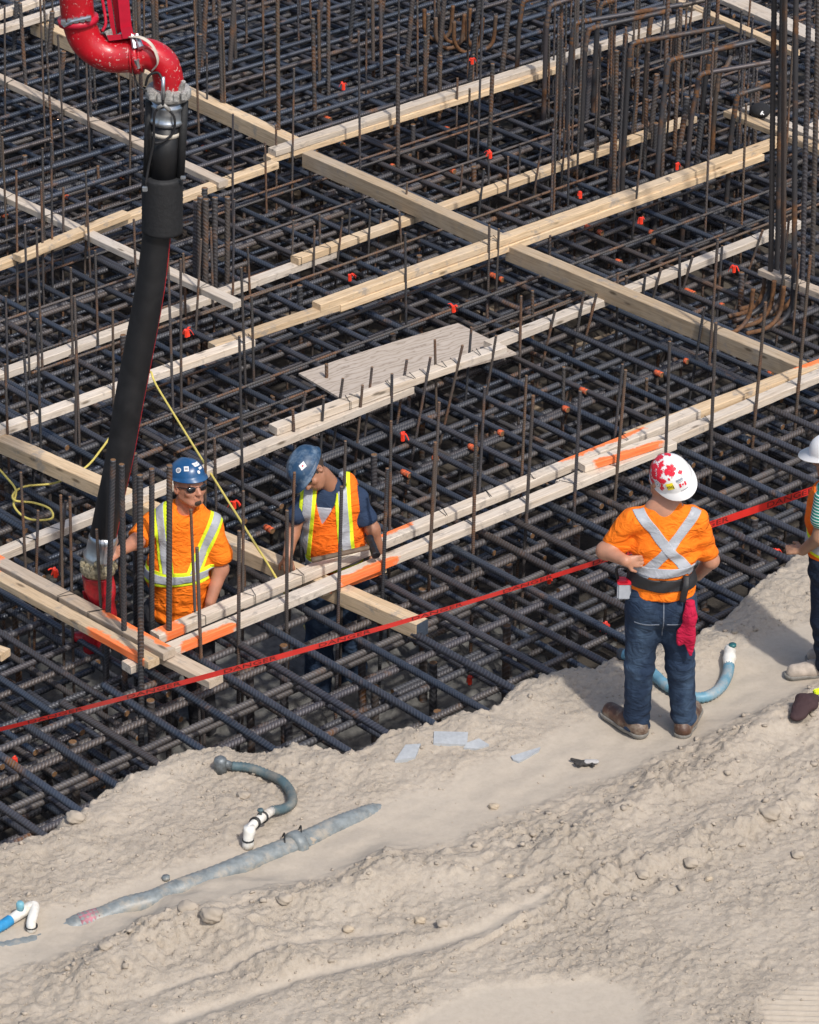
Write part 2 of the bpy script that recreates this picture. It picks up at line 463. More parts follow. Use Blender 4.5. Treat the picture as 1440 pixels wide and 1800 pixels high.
def sand_mat():
    m, nt, b = new_mat('pale_silty_sand')
    p = coords(nt, 'Object')
    at = N(nt, 'ShaderNodeAttribute', attribute_name='rough')
    n1 = noise(nt, 1.6, 6, p, .6)
    n2 = noise(nt, 34, 6, p, .7)
    n3 = noise(nt, 170, 4, p, .7)
    c = ramp(nt, n1, [(.28, (.395, .34, .272)), (.55, (.455, .395, .318)), (.78, (.505, .445, .365))])
    c2 = ramp(nt, n2, [(.3, (.29, .245, .195)), (.55, (.415, .36, .298)), (.8, (.50, .445, .375))])
    c = mixc(nt, .5, c, c2)
    c = mixc(nt, ramp(nt, n3, [(.58, (0, 0, 0)), (.72, (.45, .45, .45))]), c, (.22, .185, .145))  # fine dark specks: small crumb shadows painted into the sand colour
    c = mixc(nt, ramp(nt, at.outputs['Fac'], [(.06, (.45, .45, .45)), (.4, (0, 0, 0))]), c, (.475, .418, .342))
    nt.links.new(c, b.inputs['Base Color']); b.inputs['Roughness'].default_value = .92
    b.inputs['Specular IOR Level'].default_value = .2
    mul = N(nt, 'ShaderNodeMath', operation='MULTIPLY'); nt.links.new(n2, mul.inputs[0]); nt.links.new(at.outputs['Fac'], mul.inputs[1])
    bn = bump(nt, b, mul.outputs[0], .8, .022)
    n4 = noise(nt, 85, 5, p, .75); m4 = N(nt, 'ShaderNodeMath', operation='MULTIPLY'); nt.links.new(n4, m4.inputs[0]); nt.links.new(at.outputs['Fac'], m4.inputs[1])
    bn = bump(nt, b, m4.outputs[0], .35, .005, bn)
    bump(nt, b, n3, .25, .003, bn)
    return m
M_SAND = sand_mat()
build_ground()

# loose crumbs of dried sand, too many to count
def crumbs():
    base_v = []
    phi = (1 + 5 ** .5) / 2
    for a in (-1, 1):
        for b_ in (-phi, phi): base_v += [(0, a, b_), (a, b_, 0), (b_, 0, a)]
    base_v = np.array(base_v) / 1.9
    bm = bmesh.new(); bmesh.ops.create_icosphere(bm, subdivisions=1, radius=1)
    bv = np.array([v.co[:] for v in bm.verts]); bf = np.array([[v.index for v in f.verts] for f in bm.faces]); bm.free()
    n = 15000
    px = rng.uniform(-30, 1470, n); py = rng.uniform(1010, 1830, n)
    P = np.array([G(a, b_, .06)[:] for a, b_ in zip(px, py)])
    z, sd, r, pm = sand_height(P[:, 0], P[:, 1])
    keep = (sd > .02) & (rng.random(n) < np.clip(r * 1.2 - .1, .02, 1))
    P = P[keep]; z = z[keep]; k = len(P)
    dcr, _, _ = dist_poly(P[:, 0], P[:, 1], CREST); dld, _, _ = dist_poly(P[:, 0], P[:, 1], LEDGE)
    nearr = np.clip(np.exp(-(dcr / .2) ** 2) + np.exp(-(dld / .14) ** 2), 0, 1)
    size = .0028 + .0058 * rng.random(k) ** 3 + (rng.random(k) < .015 + .06 * nearr) * (.004 + .011 * rng.random(k))
    V = np.empty((k, len(bv), 3)); 
    for i in range(k):
        j = bv * (1 + .35 * rng.normal(size=bv.shape)) * size[i] * np.array([1.1, 1, .7])
        a = rng.random() * 6.28; ca, sa = math.cos(a), math.sin(a)
        V[i, :, 0] = j[:, 0] * ca - j[:, 1] * sa + P[i, 0]; V[i, :, 1] = j[:, 0] * sa + j[:, 1] * ca + P[i, 1]; V[i, :, 2] = j[:, 2] + z[i] + size[i] * .25
    F = (bf[None] + (np.arange(k) * len(bv))[:, None, None]).reshape(-1, 3)
    me = make_mesh('sand_crumbs', V.reshape(-1, 3), F, M_CRUMB, False)
    o = bpy.data.objects.new('sand_crumbs', me); COL.objects.link(o)
    tag(o, 'loose crumbs and small clods of dried sand strewn over the bank', kind='stuff')
M_CRUMB = plain('dried_sand_clod', (.385, .33, .265), .95, 0, .18, 12)
crumbs()

# ------------------------------------------------------------------ bottom of the pit
def floor_mat():
    m, nt, b = new_mat('muddy_pit_floor')
    p = coords(nt)
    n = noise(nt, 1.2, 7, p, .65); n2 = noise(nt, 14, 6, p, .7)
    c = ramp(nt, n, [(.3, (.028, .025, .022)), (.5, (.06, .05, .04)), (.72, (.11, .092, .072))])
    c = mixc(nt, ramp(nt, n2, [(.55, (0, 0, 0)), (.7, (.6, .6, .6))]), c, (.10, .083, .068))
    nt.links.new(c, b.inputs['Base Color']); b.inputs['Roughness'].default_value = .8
    bump(nt, b, n2, .6, .03)
    return m
M_FLOOR = floor_mat()
FLOOR_Z = -1.25
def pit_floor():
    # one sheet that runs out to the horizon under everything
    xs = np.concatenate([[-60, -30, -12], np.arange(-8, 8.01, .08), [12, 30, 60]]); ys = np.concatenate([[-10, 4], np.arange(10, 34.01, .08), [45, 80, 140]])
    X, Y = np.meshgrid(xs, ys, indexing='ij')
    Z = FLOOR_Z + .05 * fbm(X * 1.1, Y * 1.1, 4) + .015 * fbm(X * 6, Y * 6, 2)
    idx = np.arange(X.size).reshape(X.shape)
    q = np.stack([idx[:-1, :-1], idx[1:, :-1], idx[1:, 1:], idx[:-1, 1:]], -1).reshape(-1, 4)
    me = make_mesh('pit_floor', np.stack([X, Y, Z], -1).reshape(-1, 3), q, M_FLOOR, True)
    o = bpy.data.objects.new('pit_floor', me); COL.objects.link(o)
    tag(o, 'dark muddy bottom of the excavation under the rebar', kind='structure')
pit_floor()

# fresh grey concrete around the two workers
M_CONC = plain('wet_grey_concrete', (.115, .112, .104), .6, 0, .35, 22, .8)
def concrete():
    c0 = W(-14.2, 10.9); c1 = W(-13.5, 10.6)
    cen = G(470, 1040, -.55)
    h = .03; xs = np.arange(cen.x - 2.2, cen.x + 2.6, h); ys = np.arange(cen.y - 2.4, cen.y + 1.6, h)
    X, Y = np.meshgrid(xs, ys, indexing='ij')
    rx = (X - cen.x) / 1.9; ry = (Y - cen.y + .3) / 1.5
    fall = np.clip(1.1 - (rx ** 2 + ry ** 2), -.6, 1)
    a, b_, i_ = worley(X * 9, Y * 9)
    Z = -1.32 + .46 * np.sqrt(np.clip(fall, 0, 1)) + .06 * fbm(X * 2.2, Y * 2.2, 4) + .05 * np.clip(1 - a * 1.8, 0, 1) * (i_ > .4) + .02 * fbm(X * 14, Y * 14, 2)
    idx = np.arange(X.size).reshape(X.shape)
    q = np.stack([idx[:-1, :-1], idx[1:, :-1], idx[1:, 1:], idx[:-1, 1:]], -1).reshape(-1, 4)
    me = make_mesh('fresh_concrete', np.stack([X, Y, Z], -1).reshape(-1, 3), q, M_CONC, True)
    o = bpy.data.objects.new('fresh_concrete', me); COL.objects.link(o)
    tag(o, 'lumpy wet grey concrete heaped round the two workers in the pit', kind='structure')
concrete()

# ================================================================== REBAR
_bars = {}
def bar_mesh(length, r, mat, pitch=.0235, smooth_bar=False, V_rib=True):
    k = round(math.log(max(length, .05)) / math.log(1.32)); L = 1.32 ** k
    key = (k, r, mat.name, pitch)
    if key in _bars: return _bars[key], length / L
    sides = 8; n = max(2, int(L / pitch)); p = L / n
    th = np.arange(sides) * 2 * np.pi / sides
    off = np.abs(np.sin(th)) * pitch * .9 if V_rib else np.sin(th) * pitch
    pos = np.array([0, .5, .72]); rad = np.array([r, r, r * 1.13])
    rx = (np.arange(n)[:, None] + pos[None]).ravel() * p; rr = np.tile(rad, n)
    rx = np.append(rx, L); rr = np.append(rr, r)
    fade = np.clip(np.minimum(rx, L - rx) / .06, 0, 1)
    X = rx[:, None] + (off - off.mean())[None] * fade[:, None]
    ridge = 1 + .07 * (np.abs(np.cos(th)) > .98)
    Rr = rr[:, None] * ridge[None]
    V = np.stack([X, Rr * np.cos(th)[None], Rr * np.sin(th)[None]], -1).reshape(-1, 3)
    m = len(rx); i = np.arange(m - 1)[:, None] * sides; k0 = np.arange(sides)[None]; k1 = (k0 + 1) % sides
    Q = np.stack([i + k0, i + k1, i + sides + k1, i + sides + k0], -1).reshape(-1, 4)
    nv = len(V); V = np.concatenate([V, [[0, 0, 0], [L, 0, 0]]])
    T = [(nv, (a + 1) % sides, a) for a in range(sides)] + [(nv + 1, (m - 1) * sides + a, (m - 1) * sides + (a + 1) % sides) for a in range(sides)]
    F = [tuple(q) for q in Q.tolist()] + T
    me = bpy.data.meshes.new('rebar'); me.from_pydata(V.tolist(), [], F)
    me.materials.append(mat); me.materials.append(M_CUT)
    sm = np.ones(len(F), dtype=bool); sm[-16:] = False; me.polygons.foreach_set('use_smooth', sm)
    mi = np.zeros(len(F), dtype=np.int32); mi[-16:] = 1; me.polygons.foreach_set('material_index', mi)
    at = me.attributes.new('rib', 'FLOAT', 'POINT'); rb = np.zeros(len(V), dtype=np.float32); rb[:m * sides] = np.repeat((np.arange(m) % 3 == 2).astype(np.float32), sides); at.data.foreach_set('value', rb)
    me.update(); _bars[key] = me
    return me, length / L
def bar(name, a, b, r, mat, parent=None, pitch=.0235):
    a = Vector(a); b = Vector(b); L = (b - a).length
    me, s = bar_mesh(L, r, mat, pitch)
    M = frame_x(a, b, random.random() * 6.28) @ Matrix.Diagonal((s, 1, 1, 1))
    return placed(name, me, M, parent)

# region of the pit that matters, in bar coordinates, a step wider than the picture
quad = [UV(G(-260, -160)), UV(G(1700, -160)), UV(G(1850, 1500)), UV(G(-420, 1500))]
def clip_line(axis, c):
    """range along the other axis where the line stays inside quad"""
    out = []
    for i in range(4):
        a = quad[i]; b = quad[(i + 1) % 4]
        p, q = (a[axis], b[axis])
        if (p - c) * (q - c) < 0:
            t = (c - p) / (q - p); out.append(a[1 - axis] + t * (b[1 - axis] - a[1 - axis]))
    return (min(out), max(out)) if len(out) >= 2 else None
def sand_depth(u, v):
    p = W(u, v); d, s, t = dist_poly(np.array([p.x]), np.array([p.y]), edge_w); return float((d * s)[0])
def trim(axis, c, s0, s1, depth=.35):
    """drop what is buried deep in the bank: keep the longest run outside it"""
    n = max(2, int((s1 - s0) / .15)); ts = np.linspace(s0, s1, n)
    pts = [W(t, c) if axis == 1 else W(c, t) for t in ts]
    d, s, _ = dist_poly(np.array([p.x for p in pts]), np.array([p.y for p in pts]), edge_w)
    ok = (d * s) < depth
    best = None; i = 0
    while i < n:
        if ok[i]:
            j = i
            while j + 1 < n and ok[j + 1]: j += 1
            if best is None or j - i > best[1] - best[0]: best = (i, j)
            i = j + 1
        else: i += 1
    if best is None or best[1] - best[0] < 2: return None
    return ts[best[0]], ts[best[1]]
def layer(root, axis, cs, z, r, mat, lo=None, hi=None, pitch=.0235, jit=.012, splice=.25, cut=.0, skip=0.0, name='rebar', depth=.35, n_max=999):
    """axis=1: bars along DA (constant v = c); axis=0: bars along DB (constant u = c)"""
    for c in cs:
        if random.random() < skip: continue
        c = c + random.uniform(-jit, jit)
        rg = clip_line(axis, c)
        if not rg: continue
        s0, s1 = rg
        if lo is not None: s0 = max(s0, lo)
        if hi is not None: s1 = min(s1, hi)
        if s1 - s0 < .4: continue
        tr = trim(axis, c, s0, s1, depth)
        if not tr: continue
        s0, s1 = tr
        P = (lambda s, cc, zz: W(s, cc, zz)) if axis == 1 else (lambda s, cc, zz: W(cc, s, zz))
        e1 = random.uniform(-.02, .02); e2 = random.uniform(-.02, .02); dz = random.uniform(-.005, .005)
        if random.random() < splice and s1 - s0 > 2.5:
            m = random.uniform(s0 + .8, s1 - .8); o = random.choice((-1, 1)) * r * 2.15; lap = random.uniform(.3, .7)
            bar(name, P(s0, c + e1, z + dz), P(min(m + lap, s1), c + e1, z + dz), r, mat, root, pitch)
            bar(name, P(max(m - lap, s0), c + e1 + o, z + dz), P(s1, c + e2 + o, z + dz), r, mat, root, pitch)
        else:
            bar(name, P(s0, c + e1, z + dz), P(s1, c + e2, z + dz), r, mat, root, pitch)

JOINT = -13.5
def ar(a, b, s): return list(np.arange(a, b, s))
RA = .0218
# ---- front mat, beside the bank
front = empty('rebar_mat', W(-12.6, 11.5, 0), 'blue black rebar mat between the front white timbers and the sand bank', 'rebar mat', 'layers of tied rebar mat')
layer(front, 1, ar(7.2 + .15, 17.5, .2925), 0.0, RA, M_BAR, lo=JOINT - .03, jit=.01, splice=.45)
layer(front, 0, ar(-13.4, -9.5, .275), -2.05 * RA, RA * .95, M_BARB, lo=7.0, jit=.02, splice=.3)
lowf = empty('rebar_mat', W(-12.6, 11.5, -.3), 'lower layers of rebar seen through the mat beside the sand bank', 'rebar mat', 'layers of tied rebar mat')
layer(lowf, 1, ar(7.25, 17.5, .2925), -.24, RA * .8, M_BAR, lo=JOINT - .6, jit=.05, splice=.2, skip=.1)
layer(lowf, 0, ar(-13.45, -9.5, .275), -.285, RA * .85, M_BARB, jit=.05, splice=.2, skip=.15)
layer(lowf, 1, ar(7.3, 17.5, .3), -1.05, RA, M_BAR, jit=.05, splice=.0, skip=.2)
layer(lowf, 0, ar(-13.5, -9.5, .3), -1.1, RA, M_BARB, jit=.05, splice=.0, skip=.2)
# ---- rear mats
TOPR = -.14
rear = empty('rebar_mat', W(-17, 14, TOPR), 'top layer of the wide rebar mat behind the front white timbers', 'rebar mat', 'layers of tied rebar mat')
hole = [G(225, 1060, TOPR), G(560, 1010, TOPR), G(690, 960, TOPR), G(600, 900, TOPR), G(400, 940, TOPR), G(235, 930, TOPR)]
def near_worker(u, v): return -14.9 < u < JOINT and 10.0 < v < 12.35
def layer_holed(root, axis, cs, z, r, mat, **kw):
    """as layer, but bars stop short of the opening where the two workers stand"""
    for c in cs:
        if axis == 1 and 10.15 < c < 12.2: layer(root, axis, [c], z, r, mat, hi=-14.75, **kw)
        elif axis == 0 and -14.75 < c < JOINT + .1:
            layer(root, axis, [c], z, r, mat, hi=10.15, **kw); layer(root, axis, [c], z, r, mat, lo=12.25, **kw)
        else: layer(root, axis, [c], z, r, mat, **kw)
class _K: pass
def rear_layer(root, axis, cs, z, r, mat, **kw):
    if axis == 1:
        for c in cs:
            if 10.15 < c < 12.2: layer(root, 1, [c], z, r, mat, hi=-14.75, **kw)
            else: layer(root, 1, [c], z, r, mat, hi=JOINT + .12, **kw)
    else:
        for c in cs:
            if c > -14.75:
                layer(root, 0, [c], z, r, mat, hi=10.15, **kw); layer(root, 0, [c], z, r, mat, lo=12.25, **kw)
            else: layer(root, 0, [c], z, r, mat, **kw)
rear_layer(rear, 1, ar(8.0, 23.5, .2925), TOPR, RA * .88, M_BAR, jit=.03, splice=.45)
layer(rear, 0, [-20.6, -20.35, -19.9, -19.45, -18.9, -18.75, -18.3, -17.7, -17.45, -16.9, -16.6, -16.2, -15.9, -15.75], TOPR + .035, .0095, M_THIN, jit=.05, splice=.5, lo=12.0)
rear_layer(rear, 0, ar(-26, JOINT - .12, .285), TOPR - 1.85 * RA, RA * .88, M_BARB, jit=.045, splice=.25)
mid = empty('rebar_mat', W(-17, 14, -.4), 'second layer of the wide rebar mat behind the front white timbers', 'rebar mat', 'layers of tied rebar mat')
rear_layer(mid, 1, ar(8.1, 23.5, .2925), -.34, RA * .8, M_BARB, jit=.05, splice=.15, skip=.08)
rear_layer(mid, 0, ar(-26, JOINT - .2, .30), -.385, RA * .8, M_BAR, jit=.06, splice=.1, skip=.08)
low = empty('rebar_mat', W(-17, 14, -1), 'bottom layer of the wide rebar mat down near the pit floor', 'rebar mat', 'layers of tied rebar mat')
rear_layer(low, 1, ar(8.1, 23.5, .30), -.72, RA, M_BAR, jit=.06, splice=.0, skip=.1)
rear_layer(low, 0, ar(-26, JOINT - .2, .30), -.765, RA, M_BARB, jit=.06, splice=.0, skip=.1)
far = empty('rebar_mat', W(-21, 18, -.05), 'dense upper rebar layers at the far top of the view', 'rebar mat', 'layers of tied rebar mat')
layer(far, 1, ar(14.5, 23.5, .27), TOPR + .06, RA * .9, M_BAR, hi=-19.2, jit=.05, splice=.2, skip=.1)
layer(far, 0, ar(-26, -19.3, .24), TOPR + .10, RA * .9, M_BAR, jit=.05, splice=.2, skip=.1)
layer(far, 0, ar(-26, -18.3, .25), -.25, RA * .9, M_BARB, jit=.05, splice=.0, skip=.1)

# ---- uprights inside the mats
props = empty('rebar_support_cage', W(-12.8, 11.5, -1.2), 'short thick dark upright rebars standing under the front mat', 'rebar cage')
for i in range(150):
    u = -13.3 + .62 * (i // 14) + random.uniform(-.1, .1); v = 8.2 + .56 * (i % 14) + random.uniform(-.1, .1)
    if u > -9.6 or sand_depth(u, v) > -.12: continue
    bar('upright_bar', W(u, v, -1.25), W(u + random.uniform(-.02, .02), v, -.09 + random.uniform(-.1, .0)), .024, M_UPR, props, .03)
props2 = empty('rebar_support_cage', W(-16.8, 13.5, -1.2), 'short upright support rebars standing under the wide rear mat', 'rebar cage')
for i in range(17):
    for j in range(17):
        u = -13.9 - .62 * i + random.uniform(-.2, .2); v = 8.6 + .82 * j + random.uniform(-.2, .2)
        if near_worker(u, v): continue
        rg = clip_line(0, u)
        if not rg or not (rg[0] < v < rg[1]): continue
        bar('upright_bar', W(u, v, -1.25), W(u + random.uniform(-.03, .03), v, random.choice((-.3, -.22, -.2, .05)) + random.uniform(-.06, .06)), random.choice((.012, .02)), random.choice((M_UPR, M_THIN)), props2, .028)

# ---- tall dark starter bars across the far part of the pit
tall = empty('tall_rebar_cage', W(-20, 17.5, -1.2), 'row of tall thick leaning rebars rising behind the long middle timber', 'rebar cage')
rows = [((552, 200), (568, -60)), ((603, 220), (626, -60)), ((653, 200), (680, -60)), ((703, 268), (730, -60)), ((757, 280), (786, -60)), ((807, 302), (850, -60)), ((863, 315), (902, -60)),
        ((1020, 360), (1038, 110)), ((1086, 330), (1100, 60)), ((1075, 440), (1098, 230)), ((1128, 400), (1155, 130)), ((1168, 450), (1208, 170)), ((1205, 440), (1235, 200)), ((1255, 400), (1268, 260)),
        ((395, 270), (415, -60)), ((350, 250), (365, -60)), ((338, 300), (352, 60)), ((150, 290), (170, 60)), ((92, 330), (112, 90)), ((78, 240), (92, 20)), ((42, 190), (62, -60)), ((15, 230), (30, 0)),
        ((343, 640), (345, 352)), ((350, 650), (352, 345)), ((361, 655), (362, 350)), ((377, 648), (378, 347)), ((399, 640), (400, 346)), ((352, 600), (360, 330)), ((228, 250), (240, 80)), ((455, 140), (470, -60)), ((500, 150), (512, -60)), ((975, 330), (990, 130)), ((940, 250), (960, 40))]
for (bx, by), (tx, ty) in rows:
    base = G(bx, by, -.85); y = base.y
    a = PY(bx, by, y); t = PY(tx, ty, y + .05)
    d = (t - a).normalized(); a = a - d * ((a.z + 1.2) / max(d.z, .5))
    bar('upright_bar', a, t, .021, M_UPR, tall, .03)
for i in range(122):
    px = random.uniform(-40, 1340); py = random.uniform(20, 330)
    if i > 84: px = random.uniform(950, 1340); py = random.uniform(60, 400)
    b0 = G(px, py, TOPR)
    hgt = random.uniform(.5, 1.6)
    r = random.choice((.0085, .009, .0095, .016))
    bar('upright_bar', (b0.x, b0.y, -1.2), (b0.x + random.uniform(-.03, .06), b0.y, TOPR + hgt), r, random.choice((M_UPR, M_THIN, M_THIN)), tall, .028)

# ---- cluster of very tall bars at the right edge, hooked at the foot
clus = empty('column_rebar_cage', G(1375, 520, -1.2), 'cluster of very tall dark rebars with rusty hooked feet at the right edge', 'rebar cage')
def bent(name, P, r, mat, root):
    n = []; Q = catmull(P, 6)
    # ribbed tube
    dense = []
    for a, b_ in zip(Q[:-1], Q[1:]):
        L = (b_ - a).length; k = max(1, int(L / .014))
        for i in range(k): dense.append(a.lerp(b_, i / k))
    dense.append(Q[-1])
    R = [r * (1.14 if i % 2 else 1.0) for i in range(len(dense))]
    V, F = tube(dense, R, 8)
    return obj(name, V, F, mat, root, True)
for bx, by, tx, hook in ((1365, 520, 1377, 1), (1376, 545, 1380, 1), (1354, 540, 1362, 1), (1395, 560, 1400, 1), (1418, 480, 1424, 0),
                         (1436, 460, 1440, 0)):
    b0 = G(bx, by, TOPR + .05); y = b0.y
    t = PY(tx, -70, y)
    if hook:
        f = b0 + Vector((-.28, -.12, -.06))
        P = [f, b0 + Vector((-.14, -.06, -.03)), b0 + Vector((-.03, -.01, .07)), b0.lerp(t, .12), b0.lerp(t, .5), t]
        bent('hooked_bar', P, .019, M_UPR, clus)
    else: bar('upright_bar', b0 - Vector((0, 0, .9)), t, .018, M_UPR, clus, .028)

# ---- bars bent over at the top
hook_root = empty('bent_rebar_cage', G(1160, 330, -1.2), 'row of thick rebars bent over sideways with rusty bends near the top right', 'rebar cage')
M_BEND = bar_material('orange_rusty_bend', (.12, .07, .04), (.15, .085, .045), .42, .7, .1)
for bx, by, cx_, cy_, hx, hy in ((1090, 360, 1107, 75, 1275, 47), (1148, 360, 1172, 105, 1328, 72), (1200, 330, 1225, 130, 1360, 108), (995, 250, 1006, 40, 1200, 8), (1020, 260, 1030, 50, 1180, 18),
                                 (1275, 340, 1292, 165, 1360, 148), (1040, 200, 1052, 5, 1190, -25), (1228, 250, 1245, 88, 1330, 70), (905, 170, 915, 0, 1020, -30), (1130, 210, 1142, 20, 1240, 0), (955, 200, 962, 8, 1060, -20), (1250, 260, 1262, 120, 1285, 100)):
    b0 = G(bx, by, TOPR); y = b0.y
    c = PY(cx_, cy_ + 20, y); h0 = PY(hx, hy, y + .12)
    k = PY(cx_ + 14, cy_ - 1, y + .02)
    bent('bent_bar', [b0 - Vector((0, 0, .9)), b0.lerp(c, .5), c - Vector((.0, 0, .05)), c + (k - c) * .5 + Vector((-.012, 0, .018)), k, k.lerp(h0, .5), h0], .019, M_UPR, hook_root)
    bent('rusty_bend', [c - Vector((.0, 0, .10)), c - Vector((0, 0, .05)), c + (k - c) * .5 + Vector((-.012, 0, .018)), k, k.lerp(h0, .12)], .0196, M_BEND, hook_root)
# J hooks that hang in the mat near the middle right
for bx, by in ((1340, 540), (1355, 560), (1372, 570), (1318, 575), (1395, 540)):
    b0 = G(bx, by, TOPR + .03)
    bent('rusty_hook', [b0 + Vector((-.26, -.16, 0)), b0 + Vector((-.1, -.06, .0)), b0 + Vector((-.01, 0, .09)), b0 + Vector((.01, 0, .30))], .0155, M_BEND, clus)
for bx, by in ((770, 70), (800, 75), (822, 92), (845, 88), (790, 85)):
    b0 = G(bx, by, TOPR + .1)
    bent('rusty_hook', [b0 + Vector((-.12, -.05, .3)), b0 + Vector((-.11, -.05, .1)), b0 + Vector((-.02, 0, 0)), b0 + Vector((.1, .04, .05)), b0 + Vector((.13, .04, .3))], .017, M_BEND, hook_root)

# ---- the front-left column cage of seven thick bars
colu = empty('column_rebar_cage', G(240, 1150, -1.2), 'seven thick ribbed upright rebars round the corner of the orange-painted timbers', 'rebar cage')
for tx, ty, bx, by, fy in ((199, 808, 189, 1125, .02), (214, 816, 219, 1155, .0), (237, 797, 239, 1085, .45), (246, 835, 248, 1195, -.06), (267, 824, 267, 1108, .25), (298, 818, 297, 1140, .0), (210, 840, 216, 1120, .32)):
    foot = G(bx, by, .02) + Vector((0, fy, 0)); y = foot.y
    a = PY(bx, by, y); t = PY(tx, ty, y); d = (t - a).normalized(); a2 = a - d * ((a.z + 1.2) / d.z)
    bar('upright_bar', a2, t, .0165, M_UPR, colu, .021)

# ================================================================== LUMBER
LUM = {}
def lumber(key, a, b, zt, w, h, mat, label, paint=(), group='formwork timbers laid over the rebar', bend=.006, zb=None, lab_end=None, name='timber'):
    """a, b: pixels of the ends of the top face's centre line; zt: height of the top face"""
    za = zt; zb = zt if zb is None else zb
    A = G(a[0], a[1], za); B = G(b[0], b[1], zb)
    L = (B - A).length; n = max(2, int(L / .06))
    ph = random.random() * 6
    V = []; F = []; pa = []
    c = .004
    prof = [(-w / 2 + c, 0), (w / 2 - c, 0), (w / 2, -c), (w / 2, -h + c), (w / 2 - c, -h), (-w / 2 + c, -h), (-w / 2, -h + c), (-w / 2, -c)]
    for i in range(n + 1):
        t = i / n; x = t * L
        oy = bend * math.sin(math.pi * t + .3 * ph) - bend * math.sin(.3 * ph); oz = bend * .3 * math.sin(2.2 * math.pi * t + ph) - bend * .3
        for (y, z) in prof:
            V.append((x, y + oy + random.uniform(-.0008, .0008), z + oz + random.uniform(-.0008, .0008)))
            p = 0.0
            for (t0, t1, side) in paint:
                if t0 <= t <= t1:
                    e = min(t - t0, t1 - t) * L
                    k = min(1, e / .12 + .25)
                    if side == 'n' and y < 0 and (z > -h * .5): p = max(p, k * .75)     # near top edge
                    if side == 'n' and y < 0: p = max(p, k * .62)
                    if side == 'f' and y > 0: p = max(p, k * .8)
                    if side == 'a': p = max(p, k * .8)
            pa.append(p)
    for i in range(n):
        for k in range(8):
            k2 = (k + 1) % 8
            F.append((i * 8 + k, i * 8 + k2, (i + 1) * 8 + k2, (i + 1) * 8 + k))
    F.append(tuple(range(7, -1, -1))); F.append(tuple(n * 8 + k for k in range(8)))
    me = make_mesh(name, V, [f[::-1] for f in F], mat)
    at = me.attributes.new('paint', 'FLOAT', 'POINT'); at.data.foreach_set('value', pa)
    M = frame_x(A, B)
    o = placed(name, me, M); tag(o, label, 'timber', group)
    LUM[key] = (A, B, w, h, o)
    return o
S = 1
Wd, Wh = .089, .052
# front pair (painted) along the joint
lumber('near', (222, 1166), (1180, 772), .15, Wd, .055, M_WOODW, 'long white timber nearest the sand bank, orange paint along its side under the sledgehammer', paint=((.07, .185, 'n'), (.34, .47, 'n'), (.0, .06, 'f')))
lumber('near2', (985, 848), (1500, 628), .135, Wd, .055, M_WOODW, 'white timber carrying on the nearer front line past the right edge of the photo')
lumber('farp', (272, 1112), (1222, 716), .15, Wd, .06, M_WOODW, 'pinkish white timber just behind the first, second of the front pair', paint=((.33, .46, 'f'), (.72, .91, 'f'), (0, .05, 'a')))
lumber('tan', (1105, 763), (1500, 612), .14, .1, .06, M_WOOD, 'tan timber leaving the right edge beside the white front timber', paint=((.72, 1, 'f'),))
lumber('top_piece', (1022, 815), (1168, 768), .20, .085, .048, M_WOODW, 'short offcut with bright orange side on the front timbers, above the white maple-leaf hat', paint=((.05, 1, 'n'),), bend=.0)
lumber('under_piece', (560, 1032), (672, 990), .092, .09, .05, M_WOOD, 'short painted offcut tucked under the front timbers by the sledgehammer', paint=((0, 1, 'a'),), bend=0)
# the corner at the left
lumber('ca', (-30, 968), (300, 1142), .205, .092, .05, M_WOODG, 'inner plank of the painted left corner pair, running to the thick upright bars', paint=((.60, 1, 'f'), (0, .12, 'a')))
lumber('cb', (-30, 995), (272, 1158), .205, .085, .05, M_WOOD, 'outer plank of the painted left corner pair, orange along its end', paint=((.62, 1, 'n'), (0, .1, 'a')))
lumber('cc', (288, 1146), (380, 1192), .14, .11, .05, M_WOODG, 'short timber stub ending just above the red tape at the left corner', bend=0)
lumber('cd', (-30, 1132), (10, 1145), .05, .09, .05, M_WOOD, 'tip of a plank poking in at the left edge above the red tape', bend=0)
# long heavy timbers running down to the right
lumber('a4', (-20, 757), (232, 868), .10, .105, .10, M_WOOD, 'heavy tan timber at the left, running down behind the black hose')
lumber('a4b', (232, 872), (742, 1092), .085, .105, .105, M_WOOD, 'heavy tan timber between the two workers, its dark end by the red tape')
lumber('a1', (540, 265), (884, 414), .14, .105, .125, M_WOODH, 'heavy brown timber in the middle of the rebar above the plywood sheet')
lumber('a1b', (898, 428), (1412, 640), .13, .105, .125, M_WOODH, 'heavy brown timber carrying on down to the right to the painted front timbers')
lumber('a0', (62, 32), (530, 248), .12, .11, .13, M_WOOD, 'heavy tan timber passing behind the red pump elbow at the top left')
lumber('a2', (-30, 120), (393, 318), .20, .09, .05, M_WOODG, 'thin weathered plank at the upper left ending beside the black sleeve')
lumber('a3', (-30, 322), (418, 530), .20, .09, .05, M_WOODW, 'thin pale plank left of the black hose ending past the hose')
lumber('r1', (1180, -8), (1402, 88), .22, .08, .05, M_WOOD, 'tan plank with dark scribbles at the top right corner')
lumber('r2', (1262, -14), (1500, 92), .16, .20, .045, M_WOODW, 'wide pale board at the very top right corner')
lumber('r3', (1280, 192), (1500, 280), .22, .10, .05, M_WOOD, 'tan plank at the right edge with the black cap lying on it')
lumber('r3b', (1310, 187), (1500, 262), .215, .10, .045, M_WOODW, 'pale plank side by side with the plank under the black cap')
lumber('r4', (1340, 470), (1500, 532), .20, .09, .05, M_WOODG, 'short brown plank at the right edge below the tall bars')
lumber('r5', (1424, 222), (1500, 190), .2, .09, .05, M_WOODW, 'small plank end at the right edge beside the tall bars', bend=0)
